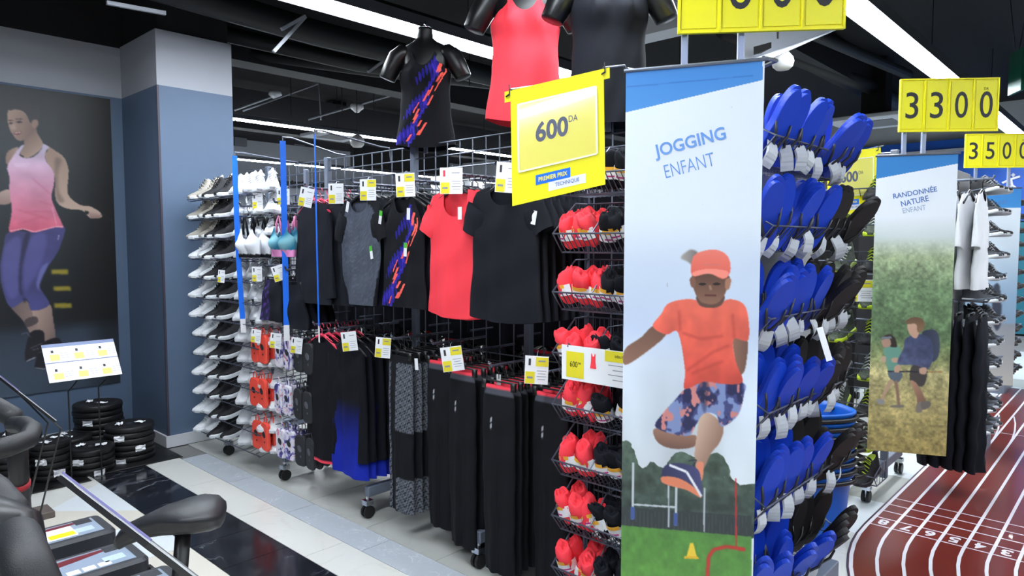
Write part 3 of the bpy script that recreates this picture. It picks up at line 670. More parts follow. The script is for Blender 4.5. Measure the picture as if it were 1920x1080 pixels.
# clothes hanger: shoulders, hook, crossbar
def hanger_mesh(m, wd=.19, clip=False):
    h = MB()
    if clip:
        h.tube([(0, -wd * .62, -.012), (0, wd * .62, -.012)], .005, 6); h.box((0, -wd * .52, -.03), (.016, .022, .04)); h.box((0, wd * .52, -.03), (.016, .022, .04))
    else:
        h.tube([(0, -wd, -.085), (0, -wd * .6, -.045), (0, -.03, -.008), (0, 0, .0), (0, .03, -.008), (0, wd * .6, -.045), (0, wd, -.085)], [.006, .009, .009, .009, .009, .009, .006], 6)
    hk = [(0, 0, 0), (0, 0, .03)] + [(0, .019 * math.cos(a) - .0, .05 + .019 * math.sin(a)) for a in [R(d) for d in range(-60, 200, 32)]]
    h.tube(hk, .0024, 5)
    return h.mesh('hanger', m, True)
HB = hanger_mesh(plastic_b); HC = hanger_mesh(mat('hanger_coral', (250, 70, 100), .4)); HP = hanger_mesh(plastic_b, .17, True); HG = hanger_mesh(mat('hanger_grey', (120, 124, 132), .4))
BAR = []
def arm_bar(y, z, x1=2.27, x0=RX - .02, name='arm_bar'):
    b = MB(); b.tube([(x0 - RX, y - 3.3, z), (x1 - RX, y - 3.3, z), (x1 - RX - .008, y - 3.3, z + .014)], .007, 8); b.build('arm_bar', wire_dk, rack)
    MB().lathe([(.0, -.004), (.009, -.003), (.009, .003), (.0, .004)], 10, Matrix.Translation((x1 - RX - .009, y - 3.3, z + .017)) @ Matrix.Rotation(R(90), 4, 'Y')).build('end_cap', chrome, rack)
def stack(y, zb, n, me, gname, label, cat, grp, hang=HB, x0=2.315, dx=.05, jit=.006, drop=.012, lab2=None, y2=0, hl='black plastic hanger', fan=0, dz=0):
    """n garments one behind the other on an arm pointing at the aisle; the first faces the aisle"""
    for i in range(n):
        x = x0 + dx * i; yy = y + random.uniform(-jit, jit) + fan * i; rz = random.uniform(-.05, .05)
        h = put('clothes_hanger', hang, None, (x, yy, zb - .0715), (0, 0, rz))
        o = put(gname, me if not isinstance(me, list) else me[min(i, len(me) - 1)], None, (x, yy, zb - .0715 - drop + dz), (0, 0, rz))
        which = 'frontmost' if i == 0 else ORF[i] + ' from the front'
        tag(o, f'{label}, {which}', cat, grp)
        tag(h, f'{hl} carrying the {which} {lab2 or label.split(",")[0]}'[:110], 'hanger', 'clothes hangers')
    arm_bar(y, zb - .006, x0 - .05)
tee_W = [(0, .17), (.12, .205), (.3, .2), (.6, .205), (1, .225)]
tank_W = [(0, .115), (.1, .11), (.2, .135), (.33, .18), (.6, .175), (1, .2)]
slv = dict(l=.13, h=.075, a=28)
tee_coral = garment_mesh('tee_coral', coral, .60, tee_W, .085, .13, .02, .25, .022, fold=.008, seed=3, sleeve=slv, hem=.03)
tee_black = garment_mesh('tee_black', black, .60, tee_W, .08, .09, .02, .25, .022, fold=.007, seed=5, sleeve=slv, hem=.02)
jacket_black = garment_mesh('long_top_black', black2, .63, [(0, .15), (.15, .19), (.5, .185), (1, .2)], .06, .04, .015, .35, .024, fold=.007, seed=8, sleeve=dict(l=.5, h=.06, a=5))
def ragcol(side, u, t, y, z):
    if abs(u) > 1.05: return lin((21, 22, 28))
    lim = .36 + t * 2.6 if t < .26 else 1.2 - max(0, t - .3) * .55
    if abs(u) > lim or (t < .045): return lin((21, 22, 28))
    k = .8 + .4 * (math.sin(z * 900 + 40 * math.sin(y * 60)) * .5 + .5) * random.random()
    c = lin((86, 92, 106)); return tuple(v * k for v in c)
raglan = garment_mesh('raglan', printf, .61, [(0, .16), (.12, .2), (.5, .2), (.75, .185), (1, .14)], .08, .085, .0, .3, .022, nu=34, nv=50, fold=.007, seed=11, sleeve=dict(l=.16, h=.075, a=24), colfn=ragcol)
_dr = random.Random(5)
DASH = [((1 - t_) * 1.45 - .62 + _dr.uniform(-.2, .42), t_, _dr.choice((.02, .03, .05, .015)), _dr.uniform(.05, .12)) for t_ in [.22 + .72 * i / 15 for i in range(16)]]
_OLD = [(-.35, .60, .05, .09), (.05, .46, .035, .1), (.22, .62, .05, .14), (.3, .42, .02, .13), (.12, .72, .03, .16), (-.05, .80, .05, .07), (-.3, .76, .03, .1), (-.12, .70, .03, .06), (.42, .33, .03, .13), (.5, .52, .012, .09), (-.5, .72, .03, .07), (.0, .56, .02, .06), (.1, .84, .06, .08), (.36, .27, .012, .05), (-.42, .86, .02, .05)]
def printcol(side, u, t, y, z):
    base = lin((19, 20, 26)); u = -u
    if side > 0 or abs(u) > 1.05: return base
    band = (u + .62) - (1 - t) * 1.45            # diagonal band rising to the wearer's left
    n = .3 * math.sin(u * 7 + t * 9) + .25 * math.sin(t * 27 + u * 6) + .15 * math.sin(u * 41 - t * 23)
    v = band + n * .55
    c = base
    if -.26 < v < .2 and .1 < t < 1: c = lin((40, 34, 140))
    if -.08 < v < .02 and t > .1: c = lin((66, 52, 190))
    for (cu, ct, w_, h_) in DASH:
        du = (u - cu) - (ct - t) * 2.0; dt = t - ct
        if abs(dt) < h_ / 2 and abs(du) < w_ * 1.3: c = lin((255, 104, 92))
    return c
tank_print = garment_mesh('tank_print', printf, .60, tank_W, .075, .1, .03, .2, .022, nu=100, nv=120, fold=.006, seed=13, colfn=printcol)
tank_black = garment_mesh('tank_black', black, .60, tank_W, .075, .1, .03, .2, .022, fold=.006, seed=14)
leg_W = [(0, .085), (.1, .1), (.4, .1), (1, .09)]
def legcol(side, u, t, y, z):
    if t < .012: return lin((255, 74, 92))
    if t < .055: return lin((78, 80, 90))
    if side < 0 and abs(u - .35) < .03 and .17 < t < .235: return lin((190, 192, 200)) if int(t * 900) % 3 else lin((60, 60, 66))
    return lin((18, 19, 24))
legging = garment_mesh('leggings', printf, .88, leg_W, 0, 0, 0, .0, .02, nu=26, nv=90, fold=.007, freq=40, seed=17, colfn=legcol, crease=.6)
def patcol(side, u, t, y, z):
    d = lin((21, 22, 27)); l = lin((112, 116, 126)); u = -u
    if t < .05: return d
    k = math.sin(z * 170 + 6 * math.sin(y * 90)) + .8 * math.sin(z * 420 + y * 200); gr = tuple(v * (.65 + .3 * k) for v in l) if k > -.6 else d
    if -.98 < u < -.72: return gr
    if u > -.25 and not (.48 < t < .78): return gr
    return d
pat_leg = garment_mesh('pattern_leggings', printf, .86, [(0, .1), (.1, .108), (1, .1)], 0, 0, 0, 0, .02, nu=40, nv=120, fold=.006, freq=44, seed=19, colfn=patcol, crease=.5)
def bluecol(side, u, t, y, z):
    k = min(1, max(0, (t - .45) / .4)); a, b = lin((17, 18, 26)), lin((26, 44, 170)); return tuple(p + (q - p) * k for p, q in zip(a, b))
blue_top = garment_mesh('blue_top', printf, .80, [(0, .12), (.12, .17), (.6, .17), (1, .18)], .06, .04, .015, .4, .024, nu=26, nv=36, fold=.009, seed=23, sleeve=dict(l=.62, h=.055, a=4), colfn=bluecol)
def hemcol(side, u, t, y, z): return lin((250, 74, 96)) if t > .985 else lin((19, 20, 26))
hem_top = garment_mesh('hem_top', printf, .78, [(0, .12), (.12, .165), (.6, .16), (1, .165)], .06, .04, .015, .4, .024, nu=22, nv=70, fold=.007, seed=29, sleeve=dict(l=.55, h=.055, a=3), colfn=hemcol)
ZU = 1.945; ZL = 1.115
stack(3.80, ZU, 6, jacket_black, 'long_sleeved_top', 'black long top on a coral hanger beside the tie-dye bras', 'top', 'black long tops on coral hangers', HC, hl='coral hanger', lab2='black long sleeved top next to the bras')
stack(3.53, ZU, 5, jacket_black, 'long_sleeved_top', 'black long top just left of the grey raglan shirts', 'top', 'black long tops by the raglans', HB, x0=2.36, lab2='black top left of the raglan shirts')
stack(3.31, ZU, 6, [raglan, tee_black], 'raglan_shirt', 'heather grey raglan shirt with black sleeves, in the upper row', 'shirt', 'raglan shirts', HB, lab2='raglan shirt')
stack(2.925, ZU, 6, [tank_print, tank_black], 'tank_top', 'black tank top with blue and coral dashes hanging beside the raglan shirts', 'tank top', 'printed tank tops in the upper row', HB, lab2='printed tank top')
for o in bpy.data.objects:
    if o.name.startswith('raglan_shirt') and 'frontmost' not in o['label']: o['label'] = o['label'].replace('heather grey raglan shirt with black sleeves, in the upper row', 'black shirt behind the heather grey raglan in the upper row')
    if o.name.startswith('tank_top') and 'frontmost' not in o['label']: o['label'] = o['label'].replace('black tank top with blue and coral dashes hanging beside the raglan shirts', 'plain black tank top behind the printed one in the upper row')
stack(2.51, ZU, 7, tee_coral, 'tee_shirt', 'coral V-neck T-shirt hanging under a price card in the upper row', 't-shirt', 'coral T-shirts', HB, fan=-.004, lab2='coral T-shirt', dx=.045)
stack(2.15, ZU, 7, tee_black, 'tee_shirt', 'black T-shirt hanging behind the yellow 600 sign', 't-shirt', 'black T-shirts', HB, fan=-.006, x0=2.28, lab2='black T-shirt by the 600 sign')
stack(3.735, ZL, 6, hem_top, 'hooded_top', 'black long top with coral hem in the lower row', 'top', 'black tops with coral hems', HC, hl='coral hanger', lab2='black top with coral hem')
stack(3.46, ZL, 6, blue_top, 'long_sleeved_top', 'black to blue gradient long top in the lower row', 'top', 'blue gradient tops', HB, lab2='blue gradient top', dx=.055, fan=-.006)
stack(2.96, ZL - .015, 6, pat_leg, 'leggings', 'black leggings with grey zebra panels in the lower row', 'leggings', 'zebra leggings', HP, lab2='zebra leggings', drop=.03)
stack(2.69, ZL - .02, 5, legging, 'leggings', 'black leggings with coral waistband next to the zebra leggings', 'leggings', 'black leggings by the zebra ones', HP, x0=2.36, lab2='black leggings next to the zebra leggings', drop=.03)
stack(2.475, ZL - .04, 6, legging, 'leggings', 'black leggings with coral waistband below the coral T-shirts', 'leggings', 'black leggings below the coral shirts', HP, lab2='black leggings below the coral T-shirts', drop=.03)
stack(2.175, ZL - .06, 6, legging, 'leggings', 'black leggings with coral waistband below the black T-shirts', 'leggings', 'black leggings below the black shirts', HP, x0=2.26, lab2='black leggings below the black T-shirts', drop=.03)
stack(1.93, ZL - .07, 5, legging, 'leggings', 'black leggings with coral waistband beside the wire baskets', 'leggings', 'black leggings beside the baskets', HP, x0=2.33, lab2='black leggings beside the wire baskets', drop=.03)
# far side of the rack: dark tops and leggings facing the next aisle
for k, (y, zz) in enumerate([(1.75 + .36 * i, ZU + .02) for i in range(9)] + [(1.75 + .36 * i, ZL) for i in range(9)]):
    me = [jacket_black, tee_black, tank_black][k % 3] if k < 9 else legging
    for i in range(2):
        x = RX + .2 + .14 * i
        h = put('clothes_hanger', HB, None, (x, y, zz - .0715)); o = put('dark_garment', me, None, (x, y, zz - .085 - (.02 if k >= 9 else 0))); o.scale = (1, 1.0, 1.4 if k < 9 else 1)
        wh = f'far side of the rack, {("upper", "lower")[k // 9]} row, {ORF[k % 9]} arm from the flip-flops, {("inner", "outer")[i]}'; tag(o, 'dark garment, ' + wh, 'garment', 'dark clothes on the far side of the rack'); tag(h, 'hanger, ' + wh, 'hanger', 'hangers on the far side of the rack')
    b = MB(); b.tube([(.0, y - 3.3, zz - .006), (.42, y - 3.3, zz - .006)], .007, 6); b.build('arm_bar', wire_dk, rack)
# ---- sports bras and shorts in the far bay
def bra_mesh(name, m, colfn):
    mb = MB(); cols = []; nu = 26; nv = 18; rings = []
    ring = [(-1, -1 + 2 * i / nu) for i in range(nu)] + [(1, 1 - 2 * i / nu) for i in range(nu)]
    for j in range(nv + 1):
        t = j / nv; rr = []
        for side, u in ring:
            top = -.10 - .05 * math.exp(-(u / .3) ** 2) - .05 * max(0, abs(u) - .5) * 2 + .03 * math.exp(-((abs(u) - .45) / .12) ** 2)
            if side > 0: top -= .03
            z = top + t * (-.27 - top); w_ = .16 - .015 * t
            d = .02 * math.sqrt(max(0, 1 - u * u))
            if side < 0: d += .05 * math.exp(-((abs(u) - .42) / .27) ** 2) * math.exp(-((z + .185) / .05) ** 2)
            rr.append((side * d, w_ * u, z)); cols.append(colfn(u, -z, z))
        rings.append(rr)
    mb.loft(rings, True, False)
    for s in (-1, 1):
        n0 = len(mb.v); mb.tube([(-.008, s * .06, -.115), (-.012, s * .058, -.06), (0, s * .05, 0), (.012, s * .05, -.06), (.012, s * .03, -.14)], .008, 6)
        cols += [colfn(9, 0, 0)] * (len(mb.v) - n0)
    return mb.mesh(name, m, True, cols)
white_bra = bra_mesh('white_bra', printf, lambda u, d, z: lin((24, 24, 30)) if (d > .245 or u == 9) else lin((232, 234, 240)))
def tie(u, d, z):
    if u == 9: return lin((238, 150, 190))
    if d > .225: return lin((236, 150, 205))
    k = .5 + .5 * math.sin(u * 6 + z * 40); return tuple(a + (b - a) * k * .7 for a, b in zip(lin((30, 110, 140)), lin((150, 205, 215))))
tie_bra = bra_mesh('tie_bra', printf, tie)
def short_mesh():
    def fn(side, u, t, y, z):
        if u > .1 and side < 0: return lin((90, 60, 140)) if math.sin(u * 20 + t * 15) + math.sin(t * 31 - u * 9) > 1 else lin((38, 38, 66))
        return lin((26, 27, 36))
    return garment_mesh('shorts', printf, .27, [(0, .1), (.3, .13), (1, .16)], 0, 0, 0, 0, .03, nu=22, nv=20, fold=.012, seed=31, colfn=fn)
shorts = short_mesh(); shorts_b = garment_mesh('shorts_black', black, .28, [(0, .1), (.3, .13), (1, .16)], 0, 0, 0, 0, .03, fold=.012, seed=33)
stack(4.52, 1.86, 4, white_bra, 'sports_bra', 'white sports bra with black underband hanging by the shoe rack', 'bra', 'white sports bras', HP, x0=2.25, fan=-.03, lab2='white sports bra', dx=.07)
stack(4.12, 1.87, 4, tie_bra, 'sports_bra', 'blue tie-dye sports bra with pink band beside the blue ribbon', 'bra', 'tie-dye sports bras', HP, x0=2.28, lab2='tie-dye sports bra', dx=.06)
stack(4.30, 1.46, 4, shorts, 'shorts', 'navy patterned shorts hanging below the white bras', 'shorts', 'patterned shorts', HP, x0=2.30, lab2='patterned shorts', drop=.03, dx=.06)
stack(4.03, 1.44, 4, shorts_b, 'shorts', 'plain black shorts hanging below the tie-dye bra', 'shorts', 'black shorts', HP, x0=2.30, lab2='black shorts', drop=.03, dx=.06)
# ---- hanging belt pouches, three tiers
def rrect(w_, h_, r_, n=5):
    pts = []
    for (cx, cy, a0) in ((w_ / 2 - r_, h_ / 2 - r_, 0), (-w_ / 2 + r_, h_ / 2 - r_, 90), (-w_ / 2 + r_, -h_ / 2 + r_, 180), (w_ / 2 - r_, -h_ / 2 + r_, 270)):
        for i in range(n + 1): a = R(a0 + 90 * i / n); pts.append((cx + r_ * math.cos(a), cy + r_ * math.sin(a)))
    return pts
def pouch(m, dm, seed):
    M = Matrix(((0, 0, 1, -.012), (1, 0, 0, 0), (0, 1, 0, -.13), (0, 0, 0, 1)))
    b = MB(); rings = []
    for z, sc in ((0, .93), (.006, 1), (.018, 1), (.026, .93)): rings.append([M @ Vector((x * sc, y * sc, z)) for x, y in rrect(.105, .2, .03)])
    b.loft(rings); b.tube([(0, -.02, -.035), (0, -.018, .0), (0, 0, .012), (0, .018, 0), (0, .02, -.035)], .004, 6)
    d = MB(); M2 = Matrix(((0, 0, 1, -.0135), (1, 0, 0, 0), (0, 1, 0, -.115), (0, 0, 0, 1)))
    d.prism([(.02 * math.cos(a) - .008 * math.sin(a), .017 * math.sin(a) + .014 * math.cos(a)) for a in [R(20 * i) for i in range(18)]], -.002, M2)
    d.prism([(.005 * math.cos(a) - .01, .007 * math.sin(a) - .05) for a in [R(30 * i) for i in range(12)]], -.002, M2)
    return b.mesh('pouch', m, False), d.mesh('pocket', dm)
swirl = mat('pouch_pattern', (222, 214, 232), .6)
def swirl_nodes(m):
    N = m.node_tree.nodes; L = m.node_tree.links; b = N['Principled BSDF']; tc = N.new('ShaderNodeTexCoord'); oi = N.new('ShaderNodeObjectInfo')
    n = N.new('ShaderNodeTexNoise'); n.noise_dimensions = '4D'; n.inputs['Scale'].default_value = 14; n.inputs['Distortion'].default_value = 1.5; n.inputs['Detail'].default_value = 3; L.new(tc.outputs['Object'], n.inputs['Vector']); 
    mu = N.new('ShaderNodeMath'); mu.operation = 'MULTIPLY'; mu.inputs[1].default_value = 40; L.new(oi.outputs['Random'], mu.inputs[0]); L.new(mu.outputs[0], n.inputs['W'])
    r = N.new('ShaderNodeValToRGB'); e = r.color_ramp.elements; e[0].position = .36; e[0].color = (*lin((64, 60, 130)), 1); e[1].position = .66; e[1].color = (*lin((222, 120, 160)), 1)
    for p_, c_ in ((.42, (140, 130, 200)), (.47, (232, 228, 240)), (.58, (238, 234, 242))): k = e.new(p_); k.color = (*lin(c_), 1)
    L.new(n.outputs['Fac'], r.inputs[0]); L.new(r.outputs[0], b.inputs['Base Color'])
swirl_nodes(swirl)
PK = [pouch(mat('pouch_coral', (255, 84, 66), .6), ink, 1), pouch(swirl, ink, 2), pouch(mat('pouch_black', (38, 39, 44), .6), mat('pouch_reflective', (92, 94, 102), .5), 3)]
names = ['coral', 'white and purple patterned', 'black']
for r_, z in enumerate((1.01, .70, .40)):
    for k, y0 in enumerate((4.56, 4.23, 3.98)):
        kk = 2 if k == 0 else 2
        for c_ in range(2):
            for i in range(3):
                y = y0 - .115 * c_ + (.02 if r_ == 1 else 0); x = 2.30 + .05 * i
                o = thing('running_pouch', f'{names[k]} running pouch on the {("upper", "middle", "lower")[r_]} hooks, {("left", "right")[c_]} column, {("front", "behind the front one", "third in depth")[i]}', 'pouch', (x, y, z + random.uniform(-.006, .006)), (0, 0, random.uniform(-.12, .12)), 'running pouches')
                put('body', PK[k][0], o); put('pocket', PK[k][1], o)
            MB().tube([(2.68 - RX, y0 - .115 * c_ + (.02 if r_ == 1 else 0) - 3.3, z + .004), (2.26 - RX, y0 - .115 * c_ + (.02 if r_ == 1 else 0) - 3.3, z + .004)], .004, 6).build('hook', wire, rack)
# ---- swing tags on the front garments: white and green
tg = MB(); tg.box((0, 0, -.03), (.001, .026, .06)); tagw = tg.mesh('tag', paper)
tg = MB(); tg.cur = 0; tg.box((0, 0, -.035), (.001, .024, .045)); tg.cur = 1; tg.box((0, 0, 0), (.0014, .024, .028)); tagg = tg.mesh('tag', [paper, green])
for (px, py, m_, rx_, lb) in ((766, 390, tagw, .05, 'white size label at the neck of the printed tank top'), (862, 388, tagw, 0, 'white barcode label at the neck of the front coral T-shirt'), (714, 400, tagg, .2, 'green and white swing tag at the raglan neck'), (695, 466, tagg, -.2, 'green and white swing tag on the raglan front'), (760, 460, tagg, .05, 'green and white swing tag on the printed tank top'),
                          (653, 378, tagw, .3, 'white label below the third upper price card'), (1003, 395, tagw, .2, 'white label below the yellow 600 sign'), (780, 672, tagw, -.1, 'white label on a coral waistband beside the zebra leggings'), (935, 702, tagw, 0, 'white label on a coral waistband near the wire baskets')):
    tag(put('swing_tag', m_, None, at(px, py, x=2.268 if py < 600 else 2.272), (rx_, 0, 0)), lb, 'tag', 'swing tags')
# ---- price cards clipped on the arms
def price_card(px, py, wd, ht, label, x=2.235, rx=0, two=False, rz=R(36), grp='small price cards on the rack'):
    p = at(px, py, x=x); t = thing('price_card', label, 'price card', p, (rx, 0, rz), grp)
    MB().box((0, 0, 0), (.0016, wd, ht), ch=.0004).build('card', paper, t)
    s = MB(); s.box((-.0014, wd * .27, -ht * .27), (.001, wd * .40, ht * .42)); 
    if two: s.box((-.0014, -wd * .22, ht * .3), (.001, wd * .52, ht * .32))
    s.build('price_block', yellow2, t)
    s = MB(); s.box((-.0022, wd * .27, -ht * .27), (.0006, wd * .24, ht * .07))
    for i in range(4): s.box((-.0014, -wd * .22, -ht * (.02 + .1 * i)), (.0008, wd * (.4 - .08 * (i % 2)), ht * .018))
    if two: s.box((-.0022, -wd * .22, ht * .33), (.0006, wd * .3, ht * .05))
    else: s.box((-.0014, -wd * .2, ht * .3), (.0008, wd * .35, ht * .03))
    s.build('print', ink_g, t)['kind'] = 'stuff'
    MB().box((-.0014, wd * .3, ht * .28), (.0008, wd * .1, ht * .24)).build('picture', coral if 'T-shirt' in label else ink, t)
    MB().tube([(.001, 0, ht * .5), (.02, 0, ht * .5 + .012), (.05, 0, ht * .5 + .015)], .002, 5).build('clip', wire, t)
for a in ((483, 377, .075, .105, 'small price card above the white sports bras, partly greyed', 2.3), (531, 369, .085, .1, 'price card half behind the second blue ribbon', 2.27), (574, 370, .088, .115, 'tilted price card left of the third blue ribbon', 2.25, .22),
          (630, 363, .09, .115, 'white and yellow price card above the black long tops right of the third blue ribbon', 2.25), (690, 356, .09, .115, 'price card with a yellow headline above the grey raglan shirt', 2.25, 0, True), (760, 347, .1, .12, 'price card with a yellow headline above the printed tank top', 2.25, -.04, True),
          (846, 339, .11, .125, 'price card showing a coral garment above the coral T-shirt', 2.25), (951, 333, .1, .13, 'plain white card at the left edge of the yellow 600 sign', 2.2, .08),
          (415, 518, .05, .09, 'small price card among the white shoes left of the first blue ribbon', 2.2, .08), (482, 514, .07, .1, 'small price card below the white bras', 2.25), (523, 512, .085, .1, 'tilted price card behind the second blue ribbon above the black shorts', 2.25, -.3),
          (480, 630, .07, .09, 'price card above the coral pouches', 2.24, .12), (517, 639, .075, .1, 'price card above the white patterned pouches', 2.24, .12), (556, 648, .075, .1, 'price card above the black pouches', 2.24, .12),
          (655, 640, .09, .11, 'white price card above the blue gradient tops', 2.24, -.12), (718, 652, .085, .11, 'price card with a yellow headline above the zebra leggings', 2.24, .08, True), (848, 673, .105, .12, 'tilted price card above the black leggings with coral waistbands', 2.24, -.15, True), (1006, 694, .1, .12, 'price card with a yellow headline beside the lower wire baskets', 2.2, .04, True)):
    price_card(a[0], a[1], a[2], a[3], a[4], *a[5:])
# ---- blue ribbons hanging from arms on the mesh top
def ribbon(px, ptop, pbot, y, label, wd, bend=0, rz=0):
    q = ray(px, ptop); x = y * q.x / q.y; p = at(px, ptop, y=y); pb = at(px, pbot, y=y); L = p.z - pb.z
    t = thing('hanging_ribbon', label, 'ribbon', (x, y, p.z), (0, 0, rz), 'blue hanging ribbons')
    def strip(t0, t1, m, nm):
        b = MB(); rings = []
        for i in range(9):
            k = t0 + (t1 - t0) * i / 8; dy = -bend * k ** 2.2; z = -L * k
            rings.append([(.0008, dy - wd / 2, z), (.0008, dy + wd / 2, z), (-.0008, dy + wd / 2, z), (-.0008, dy - wd / 2, z)])
        b.loft(rings); b.build(nm, m, t)
    strip(0, .92, blue, 'blue_strip'); strip(.92, 1.0, paper, 'white_end')
    a = MB(); a.tube([(0, 0, .03), (0, 0, -.005)], .004, 6); a.build('hook', wire, t)
    MB().tube([(x - RX, y - 3.3, p.z + .022), (x - RX + .06, y - 3.3, p.z + .025), (-.06, y - 3.3, 2.20), (0, y - 3.3, 2.20), (.01, y - 3.3, 2.12)], .005, 6).build('sign_arm', wire, rack)
ribbon(440, 292, 625, 4.66, 'blue ribbon nearest the slate pillar, in front of the white shoes', .034, .03, R(60))
ribbon(530, 264, 640, 4.05, 'wide blue ribbon in front of the tie-dye bra', .036, .0, R(58))
ribbon(590, 252, 642, 3.56, 'blue ribbon seen edge-on in front of the black long tops', .032, .02, R(-18))
# ---- yellow price signs hung on arms
def price_sign(O, ex, ey, W, H, big, label, arms=None, full=True):
    t = thing('price_sign', label, 'price sign', O); M = Matrix.Identity(4); exv = Vector(ex).normalized(); eyv = Vector(ey).normalized(); nv_ = exv.cross(eyv).normalized()
    for i in range(3): M[i][0], M[i][1], M[i][2], M[i][3] = exv[i], eyv[i], nv_[i], O[i]
    T = Matrix.Translation(-Vector(O)) @ M
    def B(mb, nm, m): mb.v = [tuple(T @ Vector(v)) for v in mb.v]; return mb.build(nm, m, t)
    def text(txt, m, parent, M_, w, h, bold=0):
        me, tw, th_ = text_mesh(txt, m, bold); me = me.copy(); me.transform(M_ @ Matrix.Diagonal((w / tw, h / th_, 1, 1))); return put('lettering', me, parent)
    s = MB(); s.prism([(-W / 2, -H / 2), (W / 2, -H / 2), (W / 2, H / 2 - .035), (W / 2 + .02, H / 2 - .035), (W / 2 + .02, H / 2), (-W / 2 - .02, H / 2), (-W / 2 - .02, H / 2 - .035), (-W / 2, H / 2 - .035)], .003); B(s, 'board', yellow)
    s = MB(); s.box((-.002, H * .07, .0042), (W * .84, H * .58, .0012)); B(s, 'clear_pocket', mat('pocket_yellow', (238, 228, 112), .12, coat=.6))
    s = MB()
    for (cx, cy, w_, h_) in ((-.002, H * .36, W * .84, .006), (-.002, -H * .22, W * .84, .006), (-W * .425, H * .07, .006, H * .58), (W * .415, H * .07, .006, H * .58)): s.box((cx, cy, .0055), (w_, h_, .0014))
    B(s, 'pocket_weld', mat('weld_white', (246, 246, 214), .2))
    text(big, ink_bl, t, T @ Matrix.Translation((-.02, H * .085, .0052)), w=W * .35, h=H * .175, bold=.03)
    text('DA', ink_bl, t, T @ Matrix.Translation((W * .165, H * .135, .0052)), w=W * .095, h=H * .055)
    if full:
        s = MB(); s.box((-W * .06, -H * .325, .0038), (W * .37, H * .085, .0012)); B(s, 'blue_label', blue)
        s = MB(); s.box((W * .09, -H * .405, .0034), (W * .40, H * .08, .0012)); B(s, 'white_label', paper)
        text('PREMIER PRIX', yellow_t, t, T @ Matrix.Translation((-W * .06, -H * .325, .005)), w=W * .31, h=H * .038, bold=.03)
        text('TECHNIQUE', tb2, t, T @ Matrix.Translation((W * .09, -H * .405, .0045)), w=W * .26, h=H * .038)
    s = MB()
    for k in (-1, 1): s.tube([(k * (W / 2 + .004), H / 2 - .012, .006), (k * (W / 2 + .004) - .012, H / 2 - .018, .006)], .003, 5); s.tube([(k * (W / 2 + .004), H / 2 - .016, .005), (k * (W / 2 + .004), H / 2 + .02, .004)], .002, 5)
    B(s, 'clip', plastic_b)
    return t, M
ink_bl = mat('ink_blue_grey', (92, 96, 116), .5); yellow_t = mat('label_yellow', (236, 226, 120), .5)
SO = at(1046, 258, d=2.25); rt = _r.copy(); upv = _u.copy(); ang = R(13.2)
ex = rt * math.cos(ang) + upv * math.sin(ang); ey = upv
ey = upv * math.cos(R(3.5)) - rt * math.sin(R(3.5)) * -1
t6, M6 = price_sign(SO, ex, upv - rt * .015, .31, .375, '600', 'large yellow hanging price sign reading 600 DA PREMIER PRIX TECHNIQUE')
hk = M6 @ Vector((.154, .19, .004)); hl = M6 @ Vector((-.154, .19, .004))
s = MB(); s.tube([hk - rack.location, Vector((hk.x + .12, hk.y, hk.z + .03)) - rack.location, Vector((RX, 1.72, 2.19)) - rack.location], .004, 6); s.build('sign_arm', wire, rack)
s = MB(); s.tube([hl - rack.location, Vector((hl.x + .2, hl.y, 2.15)) - rack.location, Vector((RX, 1.98, 2.19)) - rack.location], .004, 6); s.build('sign_arm', wire, rack)
# arms carrying the jogging banner
o_ = jog.location; bx = [Vector((S_.x, S_.y, 2.16)) for S_ in (o_ + Vector((-.08, .19, 0)), o_ + Vector((.08, -.19, 0)))]
for b_, yy in zip(bx, (1.52, 1.47)):
    MB().tube([b_ - rack.location, Vector((b_.x + .1, b_.y, 2.17)) - rack.location, Vector((RX - .1, yy, 2.18)) - rack.location, Vector((RX, yy, 2.18)) - rack.location], .006, 6).build('sign_arm', wire, rack)
# ---- torso forms wearing tops, standing on the rack
def ell(cx, cy, z, a, b, n=24, pw=1.0):
    return [(cx + b * math.cos(2 * math.pi * k / n), cy + a * math.sin(2 * math.pi * k / n), z) for k in range(n)]
MS = .87
def torso(y, x, zb, rz, label, gname, glabel, gcat, gmesh, MS=.87):
    t = thing('torso_form', label, 'mannequin', (x, y, zb), (0, 0, rz), 'black torso forms on the rack')
    b = MB(); b.loft([ell(0, 0, z, a, d) for z, a, d in ((0, .135, .075), (.1, .15, .085), (.22, .13, .08), (.32, .135, .085), (.42, .155, .09), (.50, .165, .085), (.56, .165, .07), (.60, .135, .06), (.625, .085, .052), (.65, .056, .05), (.70, .05, .05), (.715, .048, .048))])
    b.build('torso', gloss, t, True)
    for s in (-1, 1):
        a = MB(); a.tube([(0, s * .1, .55), (0, s * .15, .552), (0, s * .19, .52), (-.005, s * .228, .455), (-.008, s * .262, .385), (-.008, s * .264, .38)], [.045, .062, .068, .062, .055, .05], 16); a.build('upper_arm', gloss, t, True)
    b = MB(); b.lathe([(.048, .715), (.046, .722), (.02, .724)], 20); b.tube([(0, 0, .72), (0, 0, .76)], .006, 6); b.build('neck_cap', chrome, t, True)
    MB().tube([(0, 0, -.12), (0, 0, .05)], .014, 10).build('stem', steel, t)
    MB().tube([(0, -.05, -.02), (0, -.05, -.05), (0, .05, -.05), (0, .05, -.02)], .005, 6).build('bracket', wire, t)
    g_ = put(gname, gmesh, None, (x, y, zb + .575 * MS), (0, 0, rz)); tag(g_, glabel, gcat); g_.scale = t.scale = (MS, MS, MS)
